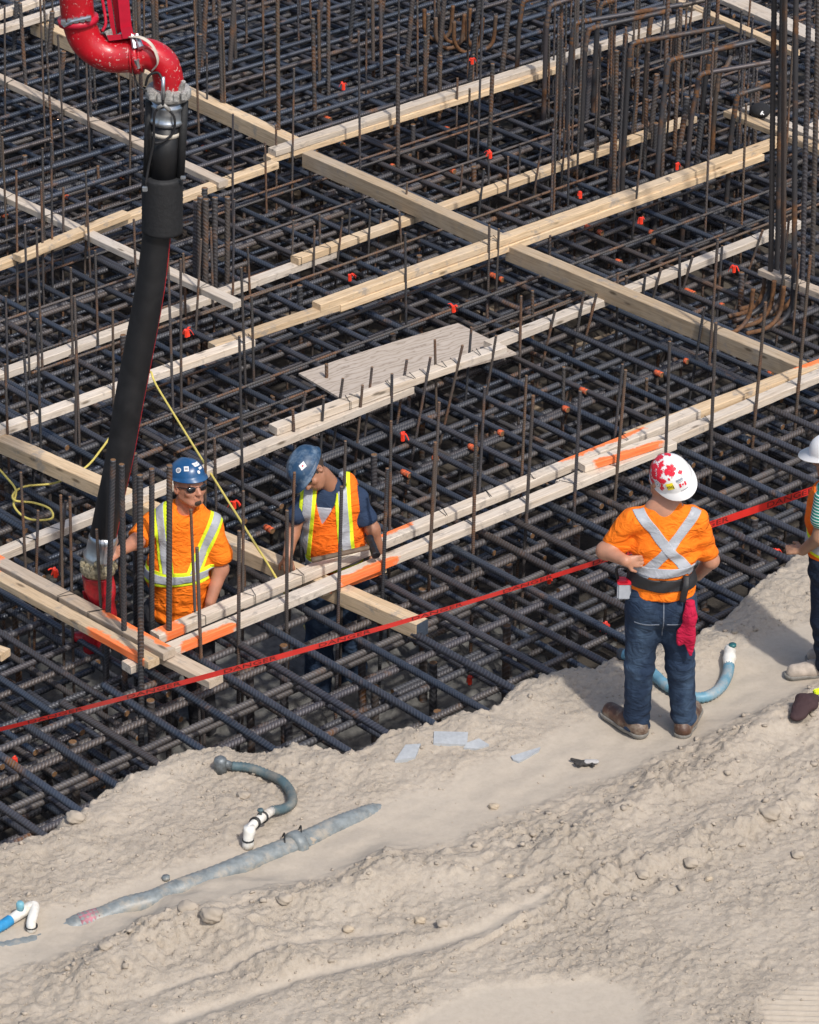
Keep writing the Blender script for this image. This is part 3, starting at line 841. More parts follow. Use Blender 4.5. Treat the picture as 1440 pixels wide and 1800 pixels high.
# timbers running up to the right
lumber('b1', (478, 262), (1238, 18), .20, .10, .05, M_WOODW, 'long grey-white plank reaching to the top right, upper of its stack')
lumber('b1u', (470, 274), (985, 112), .15, .095, .05, M_WOOD, 'tan plank under the long grey-white plank at the top')
lumber('b1l', (-30, 470), (482, 282), .17, .09, .055, M_WOOD, 'tan timber passing behind the black rubber sleeve')
lumber('b1m', (30, 448), (220, 370), .225, .09, .05, M_WOOD, 'tan offcut lying on the timber at the left of the rubber sleeve')
lumber('b0', (-30, 56), (122, 8), .2, .10, .055, M_WOODW, 'pale plank in the top left corner, lower one')
lumber('b0b', (-30, 32), (70, -6), .25, .10, .055, M_WOODW, 'pale plank in the top left corner, upper one')
lumber('b2', (518, 452), (1218, 202), -.02, .09, .055, M_WOOD, 'long tan timber crossing the middle, its far end among tall bars at upper right')
lumber('b2l', (-30, 664), (586, 438), -.076, .09, .055, M_WOODW, 'pale timber from the left edge that ends under the long tan one')
lumber('b3', (556, 532), (1372, 240), .20, .095, .055, M_WOOD, 'upper plank of the long double timber that ends at the tall bars on the right')
lumber('b3u', (592, 533), (1335, 268), .145, .095, .055, M_WOOD, 'lower plank of the long double timber across the middle')
lumber('b3l', (-30, 760), (440, 592), .145, .09, .055, M_WOODW, 'pale timber from the left edge passing behind the black hose to the double timber')
lumber('b3m', (372, 604), (606, 526), .150, .088, .05, M_WOOD, 'short tan plank lying on the pale timber right of the black hose')
lumber('b4', (480, 748), (882, 604), .20, .09, .055, M_WOODW, 'pale timber in front of the plywood sheet, lined with upright bars')
lumber('b4l', (-30, 980), (720, 676), .14, .09, .055, M_WOODW, 'pale timber behind the two workers from the left edge towards the plywood')
lumber('b4r', (858, 602), (1404, 386), .02, .09, .055, M_WOODW, 'pale timber passing under the heavy brown timber to the tall bars on the right')

# dark painted end of the heavy timber and a bent nail
A, B, w_, h_, o_ = LUM['a4b']
M = frame_x(A, B); M_DARKP = plain('dark_blue_end_paint', (.045, .06, .085), .7, 0, .3, 60)
V, F = box((0, 0, 0), .004, w_ * .96, h_ * .94)
V = [M @ (v + Vector(((B - A).length + .002, .006 * math.sin(0) , -h_ / 2 - .0015))) for v in V]
obj('painted_end', V, F, M_DARKP, o_)

# tie wires round a timber: a part of it
def tie(key, px, double=True):
    A, B, w, h, o = LUM[key]
    t = t_at(key, px)
    if t < .004 or t > .996: return
    M = frame_x(A, B); x = (B - A).length * t
    for k in range(2 if double else 1):
        xx = x + .012 * k; s = random.uniform(-.05, .05)
        P = [(xx, -w / 2 - .003, -h - .002), (xx, -w / 2 - .003, .003), (xx + s, w / 2 + .003, .003), (xx + s, w / 2 + .003, -h - .002), (xx, -w / 2 - .003, -h - .002)]
        V, F = tube([M @ Vector(p) for p in P], .0019, 4)
        obj('tie_wire', V, F, M_WIRE, o)
def t_at(key, px):
    A, B, w, h, o = LUM[key]
    lo, hi = 0.0, 1.0
    for _ in range(40):
        m = (lo + hi) / 2
        if proj(A.lerp(B, m))[0] < px: lo = m
        else: hi = m
    return (lo + hi) / 2
ORD = ['first', 'second', 'third', 'fourth', 'fifth', 'sixth', 'seventh', 'eighth', 'ninth', 'tenth', 'eleventh', 'twelfth', 'thirteenth', 'fourteenth', 'fifteenth', 'sixteenth', 'seventeenth', 'eighteenth', 'nineteenth', 'twentieth',
       'twenty-first', 'twenty-second', 'twenty-third', 'twenty-fourth', 'twenty-fifth', 'twenty-sixth', 'twenty-seventh', 'twenty-eighth', 'twenty-ninth', 'thirtieth']
def uprights(key, items, where, r=.0088, down=-1.15, far=False, lean=.02):
    """thin bars standing against a timber: (px of the bar where it meets the timber, py of its top)"""
    A, B, w, h, o = LUM[key]
    M = frame_x(A, B)
    for i, (px, pt) in enumerate(sorted(items)):
        t = t_at(key, px); x = (B - A).length * t
        if t < .004 or t > .996: continue
        off = -(w / 2 + r + .004) if not far else (w / 2 + r + .004)
        base = M @ Vector((x, off, -h / 2))
        top = PY(px + random.uniform(-2, 2), pt, base.y)
        top.x = base.x + random.uniform(-lean, lean) + .012
        d = (top - base).normalized()
        foot = base - d * ((base.z - down) / d.z)
        foot.x += random.uniform(-.02, .01)
        foot.z = down
        m = M_THIN if random.random() < .5 else M_UPR
        bo = bar('upright_rebar', foot, top, r, m, None, .014)
        side = 'behind' if far else 'before'
        tag(bo, f'{ORD[i]} upright rebar from the left {side} {where}', 'rebar', 'thin upright rebars along the timbers')
        if random.random() < .8: tie(key, px, random.random() < .6)
uprights('near', [(493, 897), (587, 855), (663, 823), (747, 777), (823, 748), (917, 695), (1000, 687), (1075, 650), (1160, 600), (342, 962), (410, 933)], 'the nearest white front timber', r=.0105)
uprights('near2', [(1240, 567), (1318, 531), (1394, 449)], 'the white timber at the right edge', r=.0105)
uprights('farp', [(438, 863), (523, 830), (613, 775), (695, 740), (775, 707), (853, 680), (353, 895), (930, 660), (1093, 640)], 'the second white front timber', far=True)
uprights('ca', [(97, 870), (112, 873), (165, 930)], 'the inner plank of the left corner', far=True)
uprights('b4l', [(33, 830), (100, 880), (55, 897), (352, 735), (368, 770), (415, 590)], 'the pale timber behind the workers')
uprights('b4', [(507, 720), (558, 700), (625, 677), (679, 657), (740, 628), (795, 607), (857, 590)], 'the timber that crosses the plywood', r=.0092)
uprights('b4', [(540, 688), (607, 665), (660, 645), (720, 632), (775, 597), (835, 575), (890, 560)], 'the timber that crosses the plywood', far=True)
uprights('b4r', [(905, 520), (960, 545), (1010, 510), (1032, 515), (1075, 480), (1122, 480), (1145, 470), (1185, 445), (1200, 450), (1258, 432), (1323, 404)], 'the pale timber under the heavy one', r=.0095)
uprights('b3', [(704, 410), (850, 395), (866, 402), (1110, 250)], 'the long double timber', r=.0088)
uprights('b3l', [(5, 640), (42, 600), (62, 560), (124, 590), (128, 520), (190, 545), (293, 440), (310, 455), (420, 470), (436, 520), (505, 470)], 'the pale timber behind the black hose')
uprights('b2', [(543, 397), (588, 383), (640, 368), (695, 373), (750, 350), (837, 297), (885, 275), (935, 260), (980, 230), (1038, 120), (1090, 110), (1150, 190)], 'the long tan timber', r=.008)
uprights('b2', [(523, 387), (572, 377), (622, 367), (677, 368), (722, 320), (818, 290), (868, 273), (922, 253), (1000, 225), (1120, 160)], 'the long tan timber', r=.008, far=True)
uprights('b2l', [(5, 520), (45, 395), (68, 400), (120, 470), (165, 440), (232, 385), (318, 445), (365, 400), (400, 350), (430, 435)], 'the pale timber left of the hose', r=.0085)
uprights('b1', [(505, 120), (795, 137), (1105, -30), (1155, -30), (1205, -40)], 'the long grey-white plank', r=.0085)
uprights('b1l', [(22, 300), (67, 320), (84, 250), (142, 345), (400, 200), (458, 250)], 'the tan timber behind the sleeve', r=.0085)
uprights('a2', [(20, 10), (88, -20), (120, 60), (165, -20), (240, 120)], 'the thin weathered plank at the upper left', r=.0085)
uprights('a3', [(20, 240), (88, 260), (122, 330), (167, 300), (360, 420)], 'the thin pale plank far left', r=.0085)
uprights('r3', [(1395, 20), (1428, 190)], 'the plank under the black cap', r=.009)
uprights('r4', [(1410, 448), (1385, 380)], 'the short brown plank at the right edge', r=.009)
uprights('a1b', [(1242, 540), (1262, 420)], 'the heavy brown timber at the right', r=.0095)

# ------------------------------------------------------------------ plywood sheet
def plywood():
    m, nt, b = new_mat('weathered_plywood')
    p = coords(nt, 'Object', (1.3, 3.6, 1)); n = noise(nt, 2.6, 3, p, .5, 1.2)
    w = N(nt, 'ShaderNodeTexWave', wave_type='RINGS'); w.inputs['Scale'].default_value = 2.1; w.inputs['Distortion'].default_value = 11; w.inputs['Detail'].default_value = 4; w.inputs['Detail Scale'].default_value = 1.6
    nt.links.new(p, w.inputs[0])
    c = ramp(nt, w.outputs[0], [(.0, (.27, .22, .175)), (.12, (.41, .345, .285)), (1, (.47, .405, .345))])
    c = mixc(nt, ramp(nt, n, [(.4, (0, 0, 0)), (.75, (.6, .6, .6))]), c, (.40, .335, .27))
    nt.links.new(c, b.inputs['Base Color']); b.inputs['Roughness'].default_value = .85
    z = -.06
    P = [G(525, 656, z), G(602, 702, z), G(908, 620, z), G(805, 568, z)]
    A0 = P[0]; x = (P[3] - P[0]).normalized(); y = Vector((0, 0, 1)).cross(x)
    M = Matrix((x, y, Vector((0, 0, 1)))).transposed().to_4x4(); M.translation = A0
    Mi = M.inverted(); Q = [Mi @ q for q in P]
    n_ = 12; V = []; F = []
    for k in range(2):
        for i in range(n_ + 1):
            for j in range(n_ + 1):
                s, t = i / n_, j / n_
                q = (Q[0].lerp(Q[3], s)).lerp(Q[1].lerp(Q[2], s), t)
                V.append((q.x, q.y, q.z - k * .016 + .012 * math.sin(3 * s) * (1 - t)))
    st = n_ + 1; o2 = st * st
    for i in range(n_):
        for j in range(n_):
            a = i * st + j
            F.append((a, a + 1, a + st + 1, a + st)); F.append((o2 + a + st, o2 + a + st + 1, o2 + a + 1, o2 + a))
    for i in range(n_):
        for a, b_ in ((i, i + 1), (n_ * st + i + 1, n_ * st + i), ((i + 1) * st, i * st), (i * st + n_, (i + 1) * st + n_)):
            F.append((a, a + o2, b_ + o2, b_))
    me = make_mesh('plywood_sheet', V, F, m); o = placed('plywood_sheet', me, M)
    tag(o, 'weathered grey-brown plywood sheet with swirly grain lying flat on the rebar', 'plywood')
plywood()

# ================================================================== PEOPLE
import openvdb
class Sdf:
    """a body or garment grown from blended tapering limbs, turned into one continuous skin"""
    def __init__(s, lo, hi, h=.007):
        s.h = h; s.lo = np.array(lo, float); n = np.ceil((np.array(hi) - s.lo) / h).astype(int) + 1
        s.n = n; s.D = np.full(n, .2, dtype=np.float32)
        s.ax = [s.lo[i] + np.arange(n[i]) * h for i in range(3)]
    def _win(s, pts, m):
        pts = np.array(pts); a = np.floor((pts.min(0) - m - s.lo) / s.h).astype(int); b = np.ceil((pts.max(0) + m - s.lo) / s.h).astype(int) + 1
        a = np.clip(a, 0, s.n); b = np.clip(b, 0, s.n)
        sl = tuple(slice(a[i], b[i]) for i in range(3))
        X, Y, Z = np.meshgrid(*[s.ax[i][sl[i]] for i in range(3)], indexing='ij', sparse=True)
        return sl, X, Y, Z
    def _put(s, sl, d, k, sub=False):
        o = s.D[sl]
        if sub:
            s.D[sl] = np.maximum(o, -d); return
        if k > 0:
            hh = np.clip(.5 + .5 * (o - d) / k, 0, 1)
            s.D[sl] = (o * (1 - hh) + d * hh - k * hh * (1 - hh)).astype(np.float32)
        else: s.D[sl] = np.minimum(o, d)
    def cap(s, a, b, ra, rb=None, k=.03, sy=1.0, ax=None, sub=False):
        """tapering limb a-b; sy flattens it along the horizontal axis ax"""
        rb = ra if rb is None else rb
        sl, X, Y, Z = s._win([a[:], b[:]], max(ra, rb) + .05 + k)
        a = np.array(a[:]); b = np.array(b[:]); e = b - a; l2 = max(1e-9, (e * e).sum())
        x, y, z = X - a[0], Y - a[1], Z - a[2]
        t = np.clip((x * e[0] + y * e[1] + z * e[2]) / l2, 0, 1)
        dx, dy, dz = x - t * e[0], y - t * e[1], z - t * e[2]
        if sy != 1.0:
            n = np.array(ax[:] if ax is not None else (0, 1, 0)); q = dx * n[0] + dy * n[1] + dz * n[2]
            d = np.sqrt(dx * dx + dy * dy + dz * dz + q * q * (1 / sy ** 2 - 1)) - (ra + (rb - ra) * t)
            d = d * (sy * .5 + .5)
        else: d = np.sqrt(dx * dx + dy * dy + dz * dz) - (ra + (rb - ra) * t)
        s._put(sl, d, k, sub); return s
    def ell(s, c, r, R=None, k=.02, sub=False):
        m = max(r)
        sl, X, Y, Z = s._win([c[:]], m + .04 + k)
        x, y, z = X - c[0], Y - c[1], Z - c[2]
        if R is None: u, v, w = x, y, z
        else: u, v, w = [x * R[i][0] + y * R[i][1] + z * R[i][2] for i in range(3)]
        q = np.sqrt((u / r[0]) ** 2 + (v / r[1]) ** 2 + (w / r[2]) ** 2)
        d = (q - 1) * min(r) * (.6 + .4 * np.minimum(q, 1)) if False else (q - 1) * min(r)
        s._put(sl, d, k, sub); return s
    def cut(s, p, n):
        n = Vector(n).normalized()
        X, Y, Z = np.meshgrid(*s.ax, indexing='ij', sparse=True)
        s.D = np.maximum(s.D, ((X - p[0]) * n[0] + (Y - p[1]) * n[1] + (Z - p[2]) * n[2]).astype(np.float32)); return s
    def cutlocal(s, p, n, c, rad):
        """as cut but only near c"""
        n = Vector(n).normalized()
        sl, X, Y, Z = s._win([c[:]], rad)
        d = (X - p[0]) * n[0] + (Y - p[1]) * n[1] + (Z - p[2]) * n[2]
        far = np.sqrt((X - c[0]) ** 2 + (Y - c[1]) ** 2 + (Z - c[2]) ** 2) - rad * .98
        s.D[sl] = np.maximum(s.D[sl], np.minimum(d, -far)); return s
    def wrinkle(s, fn):
        X, Y, Z = np.meshgrid(*s.ax, indexing='ij', sparse=True)
        s.D = s.D + fn(X, Y, Z).astype(np.float32); return s
    def mesh(s):
        g = openvdb.FloatGrid(.05); g.copyFromArray(np.clip(s.D, -.05, .05))
        pts, tri, quad_ = g.convertToPolygons(isovalue=0.0, adaptivity=0.0)
        V = np.array(pts) * s.h + s.lo
        F = [tuple(int(i) for i in q)[::-1] for q in np.array(quad_)] + [tuple(int(i) for i in q)[::-1] for q in np.array(tri)]
        # make sure that it faces outwards
        vol = 0
        for f in F[::7]:
            a, b, c = V[f[0]], V[f[1]], V[f[2]]; vol += np.dot(a - s.lo, np.cross(b - s.lo, c - s.lo))
        if vol < 0: F = [f[::-1] for f in F]
        return V, F
def folds(amp, fx, fy, fz, ph=0.0, warp=1.5):
    return lambda X, Y, Z: amp * (np.sin(fx * X + fy * Y + fz * Z + ph + warp * np.sin(9 * X + 7 * Z + ph) + warp * .7 * np.sin(13 * Z - 8 * Y + 2 * ph))) * (.45 + .55 * np.sin(6 * X + 11 * Z + 3 * ph + 5 * Y))
def skin_patch(name, src, planes, off, mat, parent):
    """a strip of a garment's own surface, lifted off it: tape, band, belt"""
    V, F = src
    bm = bmesh.new(); vs = [bm.verts.new(v) for v in V]
    for f in F:
        try: bm.faces.new([vs[i] for i in f])
        except ValueError: pass
    bm.normal_update()
    for p, n in planes:
        bmesh.ops.bisect_plane(bm, geom=bm.verts[:] + bm.edges[:] + bm.faces[:], plane_co=p, plane_no=Vector(n), clear_outer=True, clear_inner=False)
    bm.normal_update()
    N_ = [v.normal.copy() for v in bm.verts]
    bm.verts.index_update()
    out = [v.co + n * off for v, n in zip(bm.verts, N_)]
    fs = [[v.index for v in f.verts] for f in bm.faces]
    # turned-in rim so the strip has thickness
    rim = [e for e in bm.edges if len(e.link_faces) == 1]
    base = len(out); mp = {}
    for e in rim:
        for v in e.verts:
            if v.index not in mp: mp[v.index] = len(out); out.append(v.co - N_[v.index] * .001)
    for e in rim:
        lf = e.link_faces[0]; vi = [l.vert.index for l in lf.loops]; a, b = e.verts[0].index, e.verts[1].index
        i = vi.index(a)
        if vi[(i + 1) % len(vi)] != b: a, b = b, a
        fs.append([b, a, mp[a], mp[b]])
    bm.free()
    if not fs: return None
    return obj(name, [tuple(v) for v in out], fs, mat, parent, True)
def slab(p, n, half):
    n = Vector(n).normalized(); p = Vector(p)
    return [(p + n * half, n), (p - n * half, -n)]

def text_shape(txt, size=1.0):
    c = bpy.data.curves.new('lettering', 'FONT'); c.body = txt; c.align_x = 'CENTER'; c.align_y = 'CENTER'; c.size = size; c.resolution_u = 2
    o = bpy.data.objects.new('lettering', c); COL.objects.link(o)
    bpy.context.view_layer.update()
    dg = bpy.context.evaluated_depsgraph_get(); me = o.evaluated_get(dg).to_mesh()
    V = [(v.co.x, v.co.y) for v in me.vertices]; F = [tuple(p.vertices) for p in me.polygons]
    o.evaluated_get(dg).to_mesh_clear(); bpy.data.objects.remove(o); bpy.data.curves.remove(c)
    return V, F
def poly_shape(P):
    bm = bmesh.new(); f = bm.faces.new([bm.verts.new((x, y, 0)) for x, y in P]); bmesh.ops.triangulate(bm, faces=[f])
    bm.verts.index_update()
    V = [(v.co.x, v.co.y) for v in bm.verts]; F = [tuple(v.index for v in q.verts) for q in bm.faces]; bm.free(); return V, F
def rect_shape(w, h, n=4):
    V = [((i / n - .5) * w, (j / n - .5) * h) for i in range(n + 1) for j in range(n + 1)]
    return V, [(i * (n + 1) + j, (i + 1) * (n + 1) + j, (i + 1) * (n + 1) + j + 1, i * (n + 1) + j + 1) for i in range(n) for j in range(n)]
def disc_shape(r, n=14):
    return [(0, 0)] + [(r * math.cos(2 * math.pi * i / n), r * math.sin(2 * math.pi * i / n)) for i in range(n)], [(0, 1 + i, 1 + (i + 1) % n) for i in range(n)]
LEAF = [(0, 1), (.16, .62), (.42, .74), (.34, .28), (.62, .52), (.70, .34), (1, .36), (.86, .08), (.98, -.04), (.5, -.38), (.54, -.54), (.06, -.46), (.08, -.95), (-.08, -.95), (-.06, -.46), (-.54, -.54), (-.5, -.38), (-.98, -.04), (-.86, .08), (-1, .36), (-.70, .34), (-.62, .52), (-.34, .28), (-.42, .74), (-.16, .62)]
def leaf_shape(s, rot=0.0):
    c, d = math.cos(rot), math.sin(rot)
    return poly_shape([(s * (x * c - y * d), s * (x * d + y * c)) for x, y in LEAF])

class Helmet:
    def __init__(s, parent, c, up, fwd, mat, a=.135, b=.108, ch=.125, peak=.045, rim=.010, name='hard_hat', label=None):
        s.up = Vector(up).normalized(); f = Vector(fwd); s.f = (f - s.up * f.dot(s.up)).normalized(); s.r = s.f.cross(s.up)
        s.c = Vector(c); s.a, s.b, s.ch = a, b, ch
        NA, NT = 40, 14; V = []; F = []
        for j in range(NT + 1):
            for i in range(NA):
                V.append(s.pt(2 * math.pi * i / NA, j / NT))
        nr = len(V)
        for w_, dz, extra in ((1, -.002, 0), (1, -.006, 0), (-.4, -.008, 0)):
            for i in range(NA):
                az = 2 * math.pi * i / NA
                pw = rim + peak * max(0, math.cos(az)) ** 2.2
                x, y, z = s.loc(az, 1.0); L = math.hypot(x, y); k = (L + pw * w_) / L
                V.append(s.c + s.f * x * k + s.r * y * k + s.up * (z + dz - .012 * max(0, math.cos(az)) * (w_ > 0)))
        rows = NT + 1 + 3
        for j in range(rows - 1):
            for i in range(NA):
                i2 = (i + 1) % NA; F.append((j * NA + i, (j + 1) * NA + i, (j + 1) * NA + i2, j * NA + i2))
        cen = sum((Vector(v) for v in V), Vector()) / len(V)
        # orientation
        f0 = F[NA * 5]; n = (V[f0[1]] - V[f0[0]]).cross(V[f0[2]] - V[f0[0]])
        if n.dot(V[f0[0]] - cen) < 0: F = [q[::-1] for q in F]
        s.o = obj(name, V, F, mat, parent, True)
        if label: s.o['label'] = label
    def loc(s, az, t):
        th = t * math.pi / 2 * .98
        st = math.sin(th) ** .92
        x = s.a * st * math.cos(az); y = s.b * st * math.sin(az); z = s.ch * math.cos(th) ** .92 if th < math.pi / 2 else 0
        ridge = .0045 * math.exp(-(y / .013) ** 2) * (1 - t ** 3)
        return x * (1 + ridge * 4), y, z + ridge
    def pt(s, az, t, lift=0.0):
        x, y, z = s.loc(az, t); k = 1 + lift / .12
        return s.c + s.f * x * k + s.r * y * k + s.up * z * k
    def decal(s, shape, az0, t0, rot, mat, name='sticker', lift=.0022):
        V, F = shape; R = .12; out = []; c, d = math.cos(rot), math.sin(rot)
        for u, v in V:
            u, v = u * c - v * d, u * d + v * c
            t = max(.02, t0 - v / (R * 1.571)); az = az0 + u / (R * max(.12, math.sin(t * 1.54)))
            out.append(s.pt(az, t, lift))
        cen = s.c
        f0 = F[0]; n = (out[f0[1]] - out[f0[0]]).cross(out[f0[2]] - out[f0[0]])
        if n.dot(out[f0[0]] - cen) < 0: F = [q[::-1] for q in F]
        return obj(name, out, F, mat, s.o, True)

def head(S, c, up, fwd, s=1.0, chin=1.0):
    """c: centre of the skull"""
    up = Vector(up).normalized(); f = Vector(fwd); f = (f - up * f.dot(up)).normalized(); r = f.cross(up)
    R = (r, f, up); P = lambda x, y, z: Vector(c) + (r * x + f * y + up * z) * s
    S.ell(P(0, -.005, .015), (.076 * s, .097 * s, .105 * s), R, .0)
    S.ell(P(0, .028, -.055), (.058 * s, .062 * s, .068 * s), R, .035)
    S.ell(P(0, .062, -.096), (.026 * s, .022 * s, .020 * s), R, .02)      # chin
    S.cap(P(-.05, .0, -.062), P(-.028, .058, -.09), .02 * s, .018 * s, .02)
    S.cap(P(.05, .0, -.062), P(.028, .058, -.09), .02 * s, .018 * s, .02)
    S.cap(P(0, .090, -.004), P(0, .108, -.036), .009 * s, .014 * s, .012)  # nose
    S.ell(P(-.013, .098, -.040), (.009 * s, .010 * s, .008 * s), R, .006); S.ell(P(.013, .098, -.040), (.009 * s, .010 * s, .008 * s), R, .006)
    S.cap(P(-.034, .082, .012), P(.034, .082, .012), .011 * s, .011 * s, .014)  # brow
    S.ell(P(-.030, .086, -.008), (.014 * s, .010 * s, .009 * s), R, .008, True); S.ell(P(.030, .086, -.008), (.014 * s, .010 * s, .009 * s), R, .008, True)
    S.ell(P(-.030, .078, -.008), (.0125 * s, .0125 * s, .0125 * s), R, .002); S.ell(P(.030, .078, -.008), (.0125 * s, .0125 * s, .0125 * s), R, .002)
    S.ell(P(-.042, .066, -.034), (.022 * s, .018 * s, .018 * s), R, .015); S.ell(P(.042, .066, -.034), (.022 * s, .018 * s, .018 * s), R, .015)  # cheeks
    S.cap(P(-.018, .087, -.0625), P(.018, .087, -.0625), .006 * s, .006 * s, .005); S.cap(P(-.015, .085, -.073), P(.015, .085, -.073), .0065 * s, .0065 * s, .005)  # lips
    for q in (-1, 1):
        S.ell(P(.080 * q, -.008, -.014), (.010 * s, .020 * s, .032 * s), R, .006)
        S.ell(P(.086 * q, -.004, -.012), (.006 * s, .010 * s, .016 * s), R, .0, True)
    return P, R
def hand(S, wrist, d, nrm, side=1, curl=.5, s=1.0):
    """d: direction of the fingers, nrm: back of the hand, side: +1 thumb towards d x nrm"""
    d = Vector(d).normalized(); nrm = Vector(nrm); nrm = (nrm - d * nrm.dot(d)).normalized(); t = d.cross(nrm) * side
    w = Vector(wrist)
    S.cap(w, w + d * .05 * s, .022 * s, .026 * s, .02, .6, nrm)
    S.cap(w + d * .045 * s + t * .022 * s, w + d * .085 * s + t * .024 * s, .017 * s, .013 * s, .012, .7, nrm); S.cap(w + d * .045 * s - t * .018 * s, w + d * .078 * s - t * .026 * s, .017 * s, .012 * s, .012, .7, nrm)
    for k, (o, L) in enumerate(((.030, .068), (.010, .076), (-.011, .070), (-.030, .055))):
        b = w + d * (.088 - .004 * abs(k - 1)) * s + t * o * s
        a1 = curl * .7; a2 = curl * 1.5; a3 = curl * 2.2
        p1 = b + (d * math.cos(a1) - nrm * math.sin(a1)) * L * .45 * s
        p2 = p1 + (d * math.cos(a2) - nrm * math.sin(a2)) * L * .32 * s
        p3 = p2 + (d * math.cos(a3) - nrm * math.sin(a3)) * L * .23 * s
        S.cap(b - d * .012 * s, p1, .0093 * s, .0088 * s, .005); S.cap(p1, p2, .0088 * s, .0082 * s, .003); S.cap(p2, p3, .0082 * s, .0072 * s, .003)
    b = w + d * .022 * s + t * .026 * s
    p1 = b + (d * .65 + t * .75 - nrm * .1).normalized() * .042 * s; p2 = p1 + (d * .9 + t * .3 - nrm * .3 * curl).normalized() * .032 * s
    S.cap(b, p1, .0135 * s, .011 * s, .012); S.cap(p1, p2, .0105 * s, .0085 * s, .004)

def fabric(name, col, fold=.35, rough=.85, var=.10, fade=None):
    m, nt, b = new_mat(name)
    p = coords(nt); n = noise(nt, 5, 4, p, .5, .8); fine = noise(nt, 400, 2, p)
    c = ramp(nt, n, [(.3, tuple(x * (1 - var) for x in col)), (.7, tuple(min(1, x * (1 + var)) for x in col))])
    if fade:
        k = ramp(nt, noise(nt, 3.5, 4, coords(nt, 'Object', (1.6, 1.6, .8)), .6), [(.46, (0, 0, 0)), (.68, (1, 1, 1))]); c = mixc(nt, k, c, fade)
    nt.links.new(c, b.inputs['Base Color']); b.inputs['Roughness'].default_value = rough
    b.inputs['Specular IOR Level'].default_value = .25
    w = noise(nt, 9, 3, coords(nt, 'Object', (1, 1, 1.8)), .5, 1.5)
    bn = bump(nt, b, w, fold, .03); bump(nt, b, fine, .12, .001, bn)
    return m
def skin_mat(name, col):
    m, nt, b = new_mat(name); p = coords(nt); n = noise(nt, 14, 4, p)
    c = ramp(nt, n, [(.3, tuple(x * .85 for x in col)), (.7, (min(1, col[0] * 1.12), col[1] * 1.05, col[2] * 1.02))])
    nt.links.new(c, b.inputs['Base Color']); b.inputs['Roughness'].default_value = .5
    b.inputs['Subsurface Weight'].default_value = .08; b.inputs['Subsurface Scale'].default_value = .02; b.inputs['Subsurface Radius'].default_value = (1, .3, .15)
    return m
M_SKIN1 = skin_mat('sunburnt_skin', (.46, .215, .135)); M_SKIN2 = skin_mat('tanned_skin', (.36, .175, .105)); M_SKIN3 = skin_mat('ruddy_skin', (.46, .235, .15)); M_SKIN4 = skin_mat('olive_brown_skin', (.33, .185, .115))
M_HIVIS = fabric('orange_high_visibility_cloth', (1.0, .205, .012), .95)
M_VEST = fabric('red_orange_vest_mesh', (1.0, .17, .012), .9)
M_SILVER = fabric('silver_reflective_tape', (.40, .42, .455), .35, .38, .10)
M_YELLOW = fabric('lime_yellow_tape', (.72, .86, .03), .3)
M_NAVY = fabric('navy_cotton', (.024, .042, .085), .5)
M_GREYTEE = fabric('light_grey_print', (.42, .43, .47), .3)
M_JEANS = fabric('blue_denim', (.017, .032, .064), .6, .85, .25, (.055, .092, .15))
M_JEANSD = fabric('dark_navy_denim', (.010, .018, .038), .6, .85, .2)
M_TROUS = fabric('charcoal_trousers', (.035, .035, .04), .5)
M_STITCH = plain('pale_denim_stitching', (.16, .19, .24), .8)
M_BLACK = plain('black_webbing', (.018, .018, .02), .6, 0, .2, 90)
M_HATB = plain('scuffed_blue_plastic', (.012, .075, .20), .32, 0, .15, 20, dirt=(.035, .11, .23))
M_HATD = plain('dusty_blue_plastic', (.018, .055, .115), .45, 0, .3, 26, dirt=(.16, .22, .29))
M_HATW = plain('white_hat_plastic', (.80, .79, .78), .35, 0, .03, 20)
M_STICK = plain('white_sticker', (.76, .76, .76), .5, 0, .04, 200)
M_STICKG = plain('grey_sticker_print', (.28, .30, .34), .5, 0, .3, 200)
M_RED = plain('red_sticker', (.72, .015, .04), .45, 0, .08, 60)
M_YST = plain('yellow_sticker', (.86, .70, .02), .45, 0, .05, 60)
M_HAIR = plain('dark_brown_hair', (.04, .025, .017), .7, 0, .3, 300, .5)
M_GLASS = plain('black_sunglass_lens', (.008, .008, .010), .08, 0, .1, 10, coat=.6)
M_BOOT = plain('brown_boot_leather', (.085, .042, .026), .5, 0, .3, 25, .4, dirt=(.26, .21, .16))
M_SOLE = plain('grey_boot_sole', (.20, .19, .17), .8, 0, .2, 40, .3)

def boot(parent, heel, toe, z, mat, s=1.0, shaft=.12, name='boot'):
    heel = Vector((heel[0], heel[1], z)); toe = Vector((toe[0], toe[1], z)); d = (toe - heel).normalized(); toe = heel + d * .25 * s
    S = Sdf(np.minimum(heel, toe) - .12, np.maximum(heel, toe) + np.array([.12, .12, .26]), .006)
    up = Vector((0, 0, 1))
    S.cap(heel + up * .045, heel + d * .1 * s + up * .055, .046 * s, .048 * s, .02); S.cap(heel + d * .1 * s + up * .05, toe - d * .03 + up * .042, .050 * s, .046 * s, .03)
    S.cap(heel + d * .03 + up * .07, heel + d * .03 + up * (shaft + .0), .042 * s, .040 * s, .03)
    S.cut(heel + up * .022, (0, 0, -1)); S.wrinkle(folds(.002, 50, 40, 70))
    V, F = S.mesh(); b = obj(name, V, F, mat, parent, True)
    S = Sdf(np.minimum(heel, toe) - .12, np.maximum(heel, toe) + np.array([.12, .12, .14]), .006)
    S.cap(heel + up * .03, heel + d * .09 * s + up * .03, .050 * s, .047 * s, .02); S.cap(heel + d * .09 * s + up * .03, toe - d * .025 + up * .03, .050 * s, .054 * s, .03)
    S.cut(heel + up * .030, up); S.cut(heel, -up)
    V, F = S.mesh(); obj('sole', V, F, M_SOLE, b, False)
    return b

